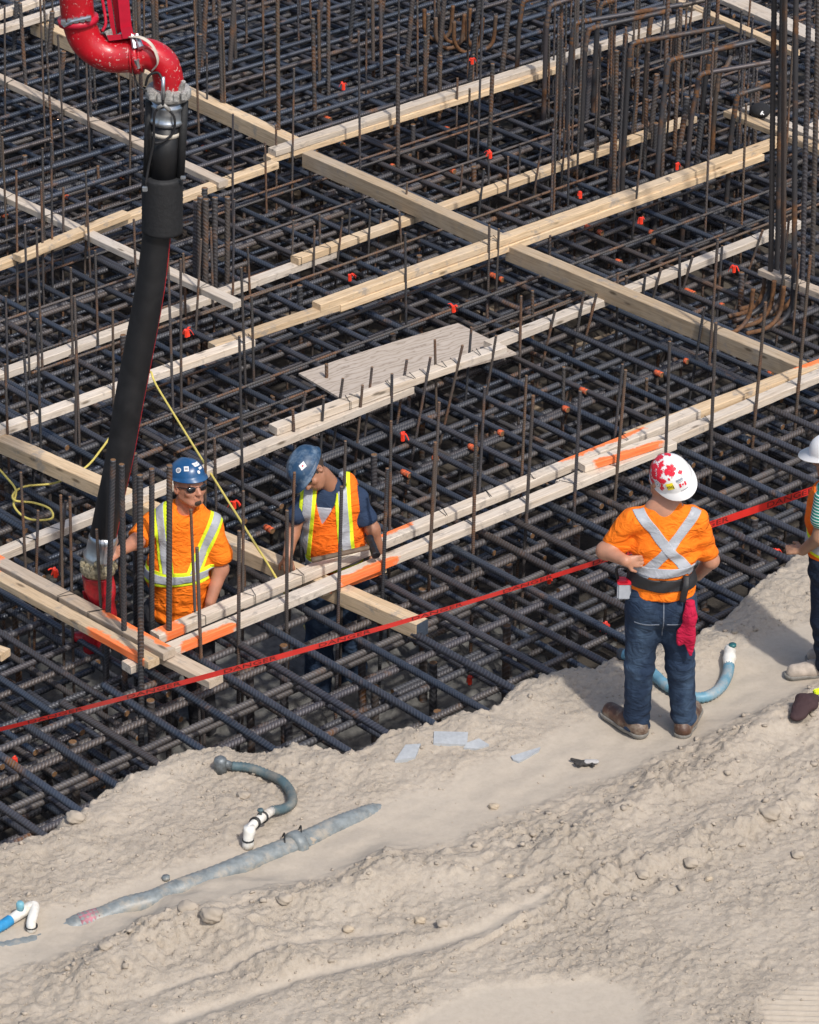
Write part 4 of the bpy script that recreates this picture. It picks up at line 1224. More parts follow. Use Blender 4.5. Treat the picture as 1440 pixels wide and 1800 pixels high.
# ------------------------------------------------------------------ the man with his back to us
def man_back():
    f0 = G(1150, 1285, .055); y0 = f0.y
    J = lambda px, py, dy=0.0: PY(px, py, y0 + dy)
    root = empty('person', (f0.x, f0.y, .05), 'person in orange shirt with silver cross and red rag, hand behind back, seen from behind', 'person')
    # shirt
    lo = np.array([J(1030, 1060).x, y0 - .32, J(1100, 1060).z]); hi = np.array([J(1275, 860).x, y0 + .4, J(1100, 850).z])
    S = Sdf(lo, hi, .0085)
    n = Vector((.06, 1, 0)).normalized()
    S.cap(J(1130, 917), J(1212, 915), .090, .088, .0, .82, n)
    S.cap(J(1170, 926), J(1168, 962), .140, .166, .05, .66, n)
    S.cap(J(1168, 960), J(1162, 1042), .164, .182, .06, .80, n)
    S.cap(J(1156, 893), J(1184, 892), .040, .040, .06)
    S.cap(J(1113, 914), J(1079, 957, .02), .066, .072, .03); S.cap(J(1226, 916), J(1241, 972, .04), .064, .065, .03)
    S.wrinkle(folds(.009, 22, 10, -26, .4)); S.wrinkle(folds(.0065, -24, 14, 44, 2.0)); S.wrinkle(folds(.0042, 46, 10, -60, 1.0))
    S.cutlocal(J(1072, 958), (J(1062, 968) - J(1100, 922)).normalized(), J(1068, 962), .13)
    S.cutlocal(J(1246, 980, .04), (0.1, 0, -1), J(1246, 985, .04), .10)
    S.cut(J(1160, 1037), (-.02, 0, -1))
    src = S.mesh(); obj('shirt', *src, M_HIVIS, root, True)
    back = (J(1170, 950, -.0), Vector((0, 1, 0)))                 # keeps what faces the camera
    for a, b_ in (((1122, 893), (1222, 1000)), ((1232, 884), (1128, 995))):
        A = J(*a); B = J(*b_); d = (B - A); d.y = 0; d.normalize(); nn = Vector((-d.z, 0, d.x))
        pl = slab(A, nn, .028) + [(J(1170, 950, -.01), Vector((0, 1, 0))), (J(1160, 999), Vector((0, 0, -1)))]
        skin_patch('reflective_tape', src, pl, .004 if a[0] < 1200 else .0015, M_SILVER, root)
    skin_patch('reflective_tape', src, slab(J(1165, 987), Vector((-.03, 0, 1)), .026) + [(J(1112, 950), Vector((-1, 0, 0))), (J(1221, 950), Vector((1, 0, 0)))], .0062, M_SILVER, root)
    bs = skin_patch('belt', src, slab(J(1165, 1009), Vector((.02, 0, 1)), .034) + [(J(1104, 1000), Vector((-1, 0, 0)))], .011, M_BLACK, root)
    # body under the clothes: torso, head, arms and hands in one skin
    S = Sdf((lo[0] - .03, lo[1], lo[2]), (hi[0] + .03, hi[1], J(1180, 770).z), .0055)
    S.cap(J(1168, 905), J(1163, 1020), .12, .12, .0, .65, n)
    S.cap(J(1170, 895, .01), J(1174, 855, .03), .062, .060, .03)
    HP, HR = head(S, J(1171, 840, .02), (.06, .05, .99), (-.45, .88, .10))
    S.cap(J(1112, 918), J(1064, 968, .0), .036, .045, .03); S.cap(J(1064, 968, .0), J(1100, 986, -.13), .047, .030, .03)
    hand(S, J(1099, 985, -.13), Vector((.93, .05, -.12)), Vector((0, -.95, .3)), 1, .9, .88)
    S.cap(J(1226, 922), J(1249, 985, .04), .036, .043, .03); S.cap(J(1250, 985, .04), J(1226, 1012, .24), .044, .030, .03)
    hand(S, J(1226, 1012, .24), Vector((-.8, .3, -.2)), Vector((0, .8, .5)), 1, .5)
    V, F = S.mesh(); obj('body', V, F, M_SKIN3, root, True)
    # jeans
    S = Sdf((J(1070, 1300).x, y0 - .28, J(1100, 1300).z), (J(1250, 1000).x, y0 + .28, J(1100, 1015).z), .0085)
    S.cap(J(1138, 1056), J(1188, 1056), .118, .116, .0, .95); S.cap(J(1142, 1030), J(1184, 1030), .105, .105, .05, .95)
    S.cap(J(1132, 1075), J(1124, 1170, .0), .103, .081, .05); S.cap(J(1124, 1170), J(1119, 1272, .01), .079, .074, .03)
    S.cap(J(1190, 1075), J(1196, 1170, -.01), .100, .080, .05); S.cap(J(1196, 1170), J(1202, 1258, .01), .078, .072, .03)
    S.cap(J(1138, 1062, -.05), J(1144, 1075, -.05), .09, .085, .05); S.cap(J(1182, 1062, -.05), J(1178, 1075, -.05), .09, .085, .05)
    S.wrinkle(folds(.0030, 20, 9, 34, .2)); S.wrinkle(folds(.0016, -25, 20, 60, 1.2)); S.wrinkle(lambda X, Y, Z: .0055 * np.sin(Z * 95 + 3 * np.sin(X * 22)) * np.clip((.50 - Z) / .45, 0, 1) ** 2)
    S.wrinkle(lambda X, Y, Z: .003 * np.sin(Z * 90 + 14 * X) * np.exp(-((Z - .50) / .08) ** 2))
    S.cut(J(1119, 1279), (0, 0, -1)); src = S.mesh(); jn = obj('jeans', *src, M_JEANS, root, True)
    for cx_ in (1135, 1191):
        pl = slab(J(cx_, 1075), Vector((1, 0, 0)), .068) + slab(J(cx_, 1078), Vector((.05, 0, 1)), .0016 + .002) + [(J(1160, 1075, -.05), Vector((0, 1, 0)))]
        skin_patch('pocket_seam', src, pl, .002, M_STITCH, jn)
    skin_patch('back_seam', src, slab(J(1164, 1060), Vector((1, 0, .02)), .003) + [(J(1160, 1060, -.02), Vector((0, 1, 0))), (J(1160, 1110), Vector((0, 0, -1)))], .002, M_STITCH, jn)
    boot(root, G(1124, 1291, .055)[:2], G(1072, 1258, .055)[:2], .05, M_BOOT, 1.1)
    boot(root, G(1200, 1291, .055)[:2], G(1228, 1235, .055)[:2], .045, M_BOOT, 1.08)
    # hard hat worn back to front
    H = Helmet(root, J(1181, 838, .02), (-.24, -.42, .88), (.50, -.74, -.40), M_HATW, .132, .110, .132, .036, .007, label='white hard hat covered with red maple leaves and stickers, worn back to front')
    L = [(-1.75, .62, .030, .3), (-1.45, .38, .026, 1.0), (-2.1, .45, .028, 2.0), (-1.25, .62, .020, .5), (-1.1, .80, .020, 1.7), (-.35, .36, .020, .2), (-.62, .50, .0075, .9), (-2.5, .65, .03, .7), (-2.9, .35, .030, 1.2),
         (-2.3, .8, .03, .1), (2.9, .6, .03, .4), (-1.7, .86, .022, 2.4), (2.5, .35, .022, .8), (-1.9, .2, .02, .8), (-1.35, .5, .014, 2.2), (-.1, .22, .024, .8), (-.75, .28, .020, 1.9), (.35, .45, .014, .4), (-1.0, .58, .018, 2.8)]
    for az, t, sz, ro in L: H.decal(leaf_shape(sz * 1.15, ro), -az, t, 0, M_RED, 'maple_leaf')
    for az, t, sz in ((-2.0, .92, .03), (-2.4, .92, .03), (-2.8, .9, .03)): H.decal(leaf_shape(sz, .2), -az, t, 0, M_RED, 'maple_leaf')
    st = H.decal(rect_shape(.040, .036), .62, .72, -.25, M_YST, 'sticker', .003)
    H.decal(text_shape('pm', .032), .62, .725, -.25, M_BLACK, 'lettering', .0042)
    H.decal(disc_shape(.020), 1.3, .76, 0, M_STICK, 'sticker', .003); H.decal(disc_shape(.0155), 1.3, .76, 0, M_STICKG, 'sticker', .0036); H.decal(disc_shape(.012), 1.3, .76, 0, M_STICK, 'sticker', .0042); H.decal(disc_shape(.005), 1.3, .76, 0, M_STICKG, 'sticker', .005)
    # small flag and text stickers on the back
    fz = (-.05, .76)
    H.decal(rect_shape(.044, .022), fz[0], fz[1], .1, M_STICK, 'flag_sticker', .0026)
    for q in (-1, 1): H.decal(([(u + q * .0165, v) for u, v in rect_shape(.011, .022)[0]], rect_shape(.01, .02)[1]), fz[0], fz[1], .1, M_RED, 'flag_bar', .0034)
    H.decal(leaf_shape(.008), fz[0], fz[1], .1, M_RED, 'flag_leaf', .0036)
    H.decal(rect_shape(.042, .012), .0, .60, .05, M_STICKG, 'sticker', .0026)
    H.decal(rect_shape(.036, .0035), .0, .66, .05, M_STICKG, 'sticker', .0026)
    for q in range(6): H.decal(([(u - .02 + q * .008, v) for u, v in rect_shape(.004, .006, 1)[0]], rect_shape(1, 1, 1)[1]), -.05, .93, .1, M_STICKG, 'lettering', .0028)
    # rag, pouch and belt end
    M_RAG = fabric('crimson_cloth', (.50, .012, .055), .9)
    S = Sdf(J(1175, 1175, -.30), J(1245, 1030, -.05), .006) if False else Sdf((J(1180, 1100).x, y0 - .30, J(1180, 1165).z), (J(1240, 1100).x, y0 - .02, J(1180, 1035).z), .006)
    S.cap(J(1211, 1046, -.13), J(1213, 1085, -.16), .022, .040, .0, .6); S.cap(J(1213, 1085, -.16), J(1209, 1118, -.15), .040, .036, .03, .45); S.cap(J(1207, 1112, -.15), J(1214, 1152, -.14), .036, .016, .03, .5); S.cap(J(1205, 1100, -.15), J(1194, 1130, -.15), .028, .010, .02, .5)
    S.wrinkle(lambda X, Y, Z: .006 * np.sin(70 * X + 2.2 * np.sin(Z * 9) + 2 * Z))
    V, F = S.mesh(); obj('rag', V, F, M_RAG, root, True)
    P = [J(1207, 1012, -.12), J(1206, 1030, -.16), J(1202, 1045, -.16), J(1200, 1058, -.15)]
    V, F = tube(catmull(P, 5), .019, 8, True, .3); obj('belt_end', V, F, M_BLACK, root, True)
    M_PL = plain('grey_plastic_pouch', (.42, .45, .49), .5, 0, .08, 30)
    V, F = box(J(1097, 1036, -.03), .075, .06, .10, None, .008); pz = obj('pouch', V, F, M_PL, root)
    V, F = box(J(1098, 1021, -.03), .082, .066, .022, None, .005); obj('pouch_rim', V, F, M_RED, pz)
    V, F = tube(catmull([J(1086, 1018, -.03), J(1084, 1000, -.03), J(1096, 996, -.02), J(1106, 1004, -.02), J(1104, 1018, -.02)], 5), .012, 6, True, .5); obj('pouch_strap', V, F, M_BLACK, pz, True)
    V, F = join([box(J(1115 + 3.4 * k, 1012 + (k % 2), -.155 - .0008 * k), .006, .004, .008 + .004 * (k % 3 == 0)) for k in range(13)])
    return root
man_back()

# ------------------------------------------------------------------ worker with sunglasses at the hose
Y1 = 17.60
def worker_glasses():
    y0 = Y1; J = lambda px, py, dy=0.0: PY(px, py, y0 + dy)
    c0 = J(318, 1000)
    root = empty('person', (c0.x, y0, -1.0), 'person in orange shirt, blue hard hat and black sunglasses holding the pump hose', 'person')
    n = Vector((.15, -1, 0)).normalized()
    S = Sdf((J(215, 1000).x, y0 - .45, J(300, 1110).z), (J(410, 1000).x, y0 + .25, J(300, 870).z), .0085)
    S.cap(J(283, 922), J(356, 924), .098, .096, 0, .85, n); S.cap(J(318, 920, -.02), J(316, 1000, -.03), .155, .185, .06, .76, n); S.cap(J(316, 1000, -.03), J(315, 1078, -.02), .188, .182, .06, .78, n)
    S.cap(J(300, 898), J(343, 900), .055, .052, .06)
    S.cap(J(268, 918), J(246, 945, -.15), .070, .074, .035); S.cap(J(373, 922), J(387, 975, -.03), .068, .076, .035)
    S.wrinkle(folds(.0075, 20, 14, -24, 1.1)); S.wrinkle(folds(.005, -12, 9, 46, 2.7)); S.wrinkle(folds(.003, 50, 10, 62, .5))
    S.wrinkle(lambda X, Y, Z: .006 * np.sin(Z * 75 + 14 * X) * np.clip((J(0, 1010).z - Z) / .2, 0, 1))
    S.ell(J(328, 897, -.09), (.062, .08, .042), None, 0, True)
    S.cut(J(315, 1076), (.03, 0, -1)); S.cutlocal(J(386, 989, -.03), (.25, 0, -1), J(388, 996, -.03), .10); S.cutlocal(J(243, 946, -.17), Vector((-.5, -.75, -.3)), J(240, 950, -.19), .11)
    src = S.mesh(); obj('shirt', *src, M_HIVIS, root, True)
    front = (J(318, 950, .05), Vector((0, 1, 0)))
    for cx_, tilt, b_ in ((289, -.02, 0), (366, .0, 1)):
        pl = [front, (J(318, 985), Vector((0, 0, -1)))]
        d = Vector((1, 0, .10 if not b_ else -.45)); xx = cx_ if not b_ else 368
        skin_patch('yellow_tape', src, slab(J(xx, 935), d, .043) + pl, .003, M_YELLOW, root); skin_patch('reflective_tape', src, slab(J(xx, 935), d, .023) + pl, .006, M_SILVER, root)
    skin_patch('yellow_tape', src, slab(J(315, 994), Vector((-.04, 0, 1)), .046) + [(J(378, 990), Vector((1, 0, 0)))], .0035, M_YELLOW, root); skin_patch('reflective_tape', src, slab(J(315, 994), Vector((-.04, 0, 1)), .024) + [(J(378, 990), Vector((1, 0, 0)))], .0065, M_SILVER, root)
    S = Sdf((J(185, 1000).x, y0 - .48, J(300, 1125).z), (J(410, 1000).x, y0 + .25, J(300, 800).z), .0055)
    S.cap(J(316, 930), J(315, 1060), .13, .14, .0, .7, n); S.cap(J(322, 905, -.02), J(330, 872, -.02), .064, .062, .03)
    HP, HR = head(S, J(332, 851, -.035), (-.06, .20, .97), (.58, -.79, .17), 1.07)
    S.cap(J(266, 920), J(240, 952, -.20), .05, .046, .03); S.cap(J(240, 952, -.20), J(212, 968, -.34), .046, .032, .03)
    hand(S, J(212, 968, -.34), Vector((-.75, -.4, -.2)), Vector((.1, -.8, .6)), 1, .75)
    S.cap(J(374, 922), J(388, 1000, -.03), .050, .047, .03); S.cap(J(388, 1000, -.03), J(370, 1058, -.13), .047, .033, .03)
    hand(S, J(370, 1058, -.13), Vector((-.25, -.1, -1)), Vector((.6, -.8, 0)), -1, .6)
    V, F = S.mesh(); obj('body', V, F, M_SKIN1, root, True)
    # goatee, hair at the neck, glasses
    r, f, u = HR
    S = Sdf(np.array(HP(0, .05, -.08)) - .09, np.array(HP(0, .05, -.08)) + .09, .004)
    S.ell(HP(0, .060, -.090), (.036, .0345, .027), HR, 0); S.cap(HP(-.024, .082, -.053), HP(.024, .082, -.053), .0065, .0065, .004); S.cap(HP(-.027, .078, -.056), HP(-.022, .070, -.09), .006, .008, .008); S.cap(HP(.027, .078, -.056), HP(.022, .070, -.09), .006, .008, .008)
    S.ell(HP(0, .095, -.070), (.016, .014, .014), HR, 0, True)
    V, F = S.mesh(); obj('goatee', V, F, M_HAIR, root, True)
    S = Sdf(np.array(HP(0, -.02, .0)) - .13, np.array(HP(0, -.02, 0)) + .13, .006)
    S.ell(HP(0, -.012, .012), (.080, .098, .10), HR, 0); S.cut(HP(0, .02, 0), f); S.cut(HP(0, 0, -.035), -u)
    V, F = S.mesh(); obj('hair', V, F, M_HAIR, root, True)
    S = Sdf(np.array(HP(0, .06, 0)) - .12, np.array(HP(0, .06, 0)) + .12, .004)
    for q in (-1, 1): S.ell(HP(.034 * q, .084, -.008), (.034, .015, .0235), HR, .0); S.cap(HP(.058 * q, .076, .0), HP(.082 * q, .0, -.003), .0045, .0045, .004)
    S.cap(HP(-.01, .097, .0), HP(.01, .097, .0), .004, .004, .003)
    V, F = S.mesh(); obj('sunglasses', V, F, M_GLASS, root, True)
    H = Helmet(root, HP(0, -.012, .046), (-.08, .20, .97), (.60, -.78, .22), M_HATB, .122, .103, .108, .022, .007, label='blue hard hat with white stickers')
    H.decal(rect_shape(.030, .036), .62, .60, .05, M_STICK); H.decal(rect_shape(.020, .018), .62, .60, .05, M_STICKG, 'sticker', .003)
    H.decal(rect_shape(.060, .030), -.28, .50, -.1, M_STICK); H.decal(rect_shape(.038, .016), -.42, .68, -.1, M_STICK); H.decal(disc_shape(.012), -.12, .80, 0, M_STICK, 'sticker', .003); H.decal(disc_shape(.019), 1.15, .66, 0, M_STICK); H.decal(disc_shape(.013), 1.15, .66, 0, M_STICKG, 'sticker', .003)
    for q in range(5): H.decal(([(u_ - .016 + q * .008, v) for u_, v in rect_shape(.004, .005, 1)[0]], rect_shape(1, 1, 1)[1]), -.28, .50, -.1, M_STICKG, 'lettering', .0034)
    S = Sdf((J(245, 1000).x, y0 - .30, -1.02), (J(400, 1000).x, y0 + .28, J(300, 1050).z), .01)
    S.cap(J(288, 1078, 0), J(342, 1078, 0), .135, .135, 0, .9); S.cap(J(286, 1090, 0), Vector((J(282, 1100).x, y0 - .02, -.98)), .11, .08, .05); S.cap(J(346, 1090, 0), Vector((J(352, 1100).x, y0 - .02, -.98)), .11, .08, .05)
    S.wrinkle(folds(.006, 20, 12, 40, 1)); V, F = S.mesh(); obj('trousers', V, F, M_TROUS, root, True)
    return root
worker_glasses()

# ------------------------------------------------------------------ worker bending over in vest
def worker_bent():
    y0 = 18.02; J = lambda px, py, dy=0.0: PY(px, py, y0 + dy)
    c0 = J(590, 1000)
    root = empty('person', (c0.x, y0, -1.0), 'person in navy shirt and orange vest bowing under a dusty blue hard hat', 'person')
    n = Vector((-.15, -1, .1)).normalized()
    def torso(S, g, sleeves):
        S.cap(J(548, 888, -.05), J(618, 876, -.02), .092 + g, .094 + g, 0, .85, n); S.cap(J(584, 885, -.04), J(586, 940, -.02), .150 + g, .160 + g, .06, .74, n); S.cap(J(586, 940, -.02), J(590, 1010, .02), .162 + g, .160 + g, .06, .76, n)
        S.cap(J(575, 862, -.03), J(606, 852, -.01), .050 + g, .050 + g, .06)
        if sleeves: S.cap(J(628, 880, -.02), J(643, 912, -.05), .066, .070, .035); S.cap(J(533, 890, -.05), J(520, 905, -.10), .060, .062, .03)
    lo = (J(480, 1000).x, y0 - .4, J(590, 1040).z); hi = (J(690, 1000).x, y0 + .3, J(590, 820).z)
    S = Sdf(lo, hi, .0085); torso(S, 0, True); S.wrinkle(folds(.005, 25, 12, -40, .7)); S.ell(J(580, 862, -.14), (.05, .07, .045), None, 0, True)
    S.cutlocal(J(648, 920, -.06), Vector((.35, -.2, -.9)), J(650, 927, -.06), .10); S.cut(J(590, 1000), (0, 0, -1))
    src = S.mesh(); sh = obj('shirt', *src, M_NAVY, root, True)
    skin_patch('shirt_print', src, [(J(574, 880), Vector((-1, 0, -.25))), (J(572, 880), Vector((1, 0, -.3))), (J(574, 915), Vector((0, 0, -1))), (J(574, 868), Vector((0, 0, 1))), (J(574, 880, .0), Vector((0, 1, 0)))], .003, M_GREYTEE, sh) if False else skin_patch('shirt_print', src, slab(J(571, 888), Vector((1, 0, .1)), .05) + [(J(574, 915), Vector((0, 0, -1))), (J(574, 873), Vector((0, 0, 1))), (J(574, 880, .0), Vector((0, 1, 0)))], .003, M_GREYTEE, sh)
    S = Sdf(lo, hi, .0075); torso(S, .016, False); S.wrinkle(folds(.006, 30, 12, -34, 2.2)); S.wrinkle(folds(.0035, -20, 10, 66, .2))
    # open V of the vest, armholes, hem
    X, Y, Z = np.meshgrid(*S.ax, indexing='ij', sparse=True)
    tip = J(567, 905); zt_ = tip.z; wv = np.clip((Z - zt_) * .38, -.01, .06)
    inV = (np.abs(X - (tip.x + (Z - zt_) * .16)) - wv) + 0 * Y
    inV = np.maximum(inV, (Y - (y0 + .03)))
    S.D = np.maximum(S.D, -inV.astype(np.float32))
    S.ell(J(590, 848, -.02), (.085, .11, .05), None, 0, True)
    S.cut(J(632, 872), Vector((1, 0, .12))); S.cut(J(523, 888), Vector((-1, 0, .25))); S.cut(J(590, 1003), (0, 0, -1))
    src = S.mesh(); ve = obj('vest', *src, M_VEST, root, True)
    fr = [(J(585, 930, .06), Vector((0, 1, 0))), (J(590, 968), Vector((0, 0, -1)))]
    for cx_, d in ((608, Vector((1, 0, .06))), (537, Vector((1, 0, -.10)))):
        skin_patch('yellow_tape', src, slab(J(cx_, 920), d, .048) + fr, .003, M_YELLOW, ve); skin_patch('reflective_tape', src, slab(J(cx_, 920), d, .026) + fr, .006, M_SILVER, ve)
    skin_patch('yellow_tape', src, slab(J(590, 975), Vector((-.18, 0, 1)), .048) , .0035, M_YELLOW, ve); skin_patch('reflective_tape', src, slab(J(590, 976), Vector((-.18, 0, 1)), .024), .0065, M_SILVER, ve)
    S = Sdf((J(478, 1000).x, y0 - .45, J(590, 1040).z), (J(700, 1000).x, y0 + .3, J(590, 780).z), .0055)
    S.cap(J(586, 900), J(590, 1000), .12, .13, .0, .7, n); S.cap(J(592, 866, -.02), J(566, 836, -.06), .060, .058, .03)
    HP, HR = head(S, J(545, 826, -.09), (-.66, -.16, .62), (-.32, -.70, -.55), 1.0)
    S.cap(J(632, 884, -.02), J(655, 930, -.06), .048, .043, .03); S.cap(J(655, 930, -.06), J(668, 968, -.04), .042, .030, .03); hand(S, J(668, 968, -.04), Vector((-.2, -.3, -.9)), Vector((.6, -.6, .2)), 1, .7)
    S.cap(J(530, 892, -.05), J(514, 938, -.10), .046, .042, .03); S.cap(J(514, 938, -.10), J(506, 978, -.22), .042, .030, .03); hand(S, J(506, 978, -.22), Vector((.1, -.3, -.9)), Vector((-.3, -.9, .2)), 1, .6)
    V, F = S.mesh(); obj('body', V, F, M_SKIN2, root, True)
    r, f, u = HR
    S = Sdf(np.array(HP(0, -.02, .0)) - .13, np.array(HP(0, -.02, 0)) + .13, .006); S.ell(HP(0, -.012, .012), (.081, .100, .10), HR, 0); S.cut(HP(0, .03, 0), f); S.cut(HP(0, 0, -.04), -u); V, F = S.mesh(); obj('hair', V, F, M_HAIR, root, True)
    S = Sdf(np.array(HP(0, .06, 0)) - .12, np.array(HP(0, .06, 0)) + .12, .004)
    for q in (-1, 1): S.ell(HP(.033 * q, .083, -.006), (.029, .013, .018), HR, .0); S.cap(HP(.058 * q, .076, .0), HP(.083 * q, .0, -.003), .0045, .0045, .004)
    V, F = S.mesh(); obj('sunglasses', V, F, M_GLASS, root, True)
    H = Helmet(root, HP(0, 0, .030), HR[2], HR[1], M_HATD, .140, .112, .120, .032, .009, label='dusty blue hard hat with one white square sticker')
    H.decal(rect_shape(.036, .036), -1.15, .62, .3, M_STICK); H.decal(rect_shape(.010, .010), -1.15, .62, .3, M_RED, 'sticker', .003)
    H.decal(disc_shape(.011), .0, .93, 0, M_STICK); H.decal(disc_shape(.008), .0, .93, 0, M_HATB, 'sticker', .003)
    S = Sdf((J(520, 1000).x, y0 - .30, -1.02), (J(690, 1000).x, y0 + .3, J(590, 975).z), .01)
    S.cap(J(570, 1010, 0), J(612, 1010, 0), .13, .13, 0, .9); S.cap(J(566, 1020, 0), Vector((J(556, 1100).x, y0 - .15, -.98)), .105, .08, .05); S.cap(J(615, 1020, 0), Vector((J(622, 1100).x, y0 + .02, -.98)), .105, .08, .05)
    S.wrinkle(folds(.006, 20, 12, 40, 1)); V, F = S.mesh(); obj('jeans', V, F, M_JEANS, root, True)
worker_bent()

# ------------------------------------------------------------------ person cut off by the right edge
def person_edge():
    f0 = G(1450, 1188, .05); y0 = f0.y; J = lambda px, py, dy=0.0: PY(px + 8, py, y0 + dy)
    root = empty('person', (f0.x, y0, .05), 'person in white hard hat, orange vest and green striped shirt at the right edge', 'person')
    ax = Vector((1, .1, 0)).normalized()          # the person looks to the left, so the body is flat along x
    m, nt, b = new_mat('green_white_striped_jersey'); p = coords(nt); sx = N(nt, 'ShaderNodeSeparateXYZ'); nt.links.new(p, sx.inputs[0])
    ml = N(nt, 'ShaderNodeMath', operation='MULTIPLY'); ml.inputs[1].default_value = 2 * math.pi / .0165; nt.links.new(sx.outputs[2], ml.inputs[0]); sn = N(nt, 'ShaderNodeMath', operation='SINE'); nt.links.new(ml.outputs[0], sn.inputs[0])
    mr = N(nt, 'ShaderNodeMapRange'); nt.links.new(sn.outputs[0], mr.inputs[0]); mr.inputs[1].default_value = .55; mr.inputs[2].default_value = .75
    c = mixc(nt, mr.outputs[0], (.01, .20, .155), (.70, .75, .72)); nt.links.new(c, b.inputs['Base Color']); b.inputs['Roughness'].default_value = .85
    lo = (J(1385, 1000).x, y0 - .35, J(1440, 1010).z); hi = (J(1540, 1000).x, y0 + .35, J(1440, 820).z)
    def torso(S, g):
        S.cap(J(1452, 880, -.12), J(1452, 872, .12), .080 + g, .080 + g, 0, .9, ax); S.cap(J(1450, 890), J(1452, 960), .145 + g, .135 + g, .06, .78, ax); S.cap(J(1452, 950), J(1453, 985), .135 + g, .15 + g, .05, .85, ax); S.cap(J(1436, 908, -.05), J(1436, 908, .05), .07 + g, .07 + g, .05)
    S = Sdf(lo, hi, .0085); torso(S, 0); S.cap(J(1440, 876, -.14), J(1436, 912, -.17), .055, .062, .03); S.wrinkle(folds(.004, 20, 10, 50, 1)); S.cutlocal(J(1436, 926, -.17), (0, 0, -1), J(1436, 932, -.17), .08); S.cut(J(1450, 984), (0, 0, -1))
    V, F = S.mesh(); obj('shirt', V, F, m, root, True)
    S = Sdf(lo, hi, .0075); torso(S, .014); S.wrinkle(folds(.005, 20, 14, 44, .3)); S.ell(J(1440, 884, -.22), (.075, .12, .10), None, 0, True); S.cut(J(1450, 972), (0, 0, -1)); S.cut(J(1450, 858), (0, 0, 1))
    src = S.mesh(); ve = obj('vest', *src, M_VEST, root, True)
    skin_patch('yellow_tape', src, slab(J(1450, 951), Vector((.1, 0, 1)), .048), .0035, M_YELLOW, ve); skin_patch('reflective_tape', src, slab(J(1450, 951), Vector((.1, 0, 1)), .026), .0065, M_SILVER, ve)
    S = Sdf((J(1370, 1000).x, y0 - .4, J(1440, 1010).z), (J(1540, 1000).x, y0 + .35, J(1440, 760).z), .0055)
    S.cap(J(1452, 890), J(1452, 970), .10, .11, .0, .7, ax); S.cap(J(1452, 868), J(1452, 835), .052, .05, .03)
    HP, HR = head(S, J(1456, 806), (-.05, 0, 1), (-.95, .30, -.05), .96)
    S.cap(J(1440, 878, -.14), J(1434, 944, -.18), .045, .042, .03); S.cap(J(1434, 944, -.18), J(1403, 968, -.08), .041, .028, .03); hand(S, J(1403, 968, -.08), Vector((-.9, .4, -.1)), Vector((0, -.4, .9)), 1, .6, .92)
    V, F = S.mesh(); obj('body', V, F, M_SKIN4, root, True)
    S = Sdf(np.array(HP(0, -.03, -.02)) - .15, np.array(HP(0, -.03, -.02)) + .15, .006); S.ell(HP(0, -.02, .0), (.085, .10, .11), HR, 0); S.cut(HP(0, .03, 0), HR[1]); V, F = S.mesh(); obj('hair', V, F, M_HAIR, root, True)
    Helmet(root, HP(0, 0, .035), (-.12, 0, 1), HR[1], M_HATW, .135, .108, .12, .05, .012)
    S = Sdf((J(1385, 1000).x, y0 - .25, J(1440, 1200).z), (J(1540, 1000).x, y0 + .25, J(1440, 965).z), .0085)
    S.cap(J(1452, 990, -.05), J(1452, 990, .05), .122, .122, 0); S.cap(J(1447, 1010, -.06), J(1441, 1090, -.06), .10, .076, .05); S.cap(J(1441, 1090, -.06), J(1444, 1168, -.03), .074, .058, .03); S.cap(J(1458, 1010, .06), J(1466, 1090, .07), .10, .076, .05); S.cap(J(1466, 1090, .07), J(1474, 1150, .07), .074, .058, .03)
    S.wrinkle(folds(.005, 24, 12, 60, 1)); S.cut(J(1441, 1174), (0, 0, -1)); V, F = S.mesh(); obj('jeans', V, F, M_JEANSD, root, True)
    boot(root, G(1456, 1186, .05)[:2], G(1410, 1190, .05)[:2], .05, plain('pale_suede_shoe', (.42, .36, .30), .85, 0, .2, 30), .95, .04, 'shoe')
    boot(root, G(1494, 1168, .05)[:2], G(1456, 1165, .05)[:2], .05, bpy.data.materials['pale_suede_shoe'], .95, .04, 'shoe')
person_edge()

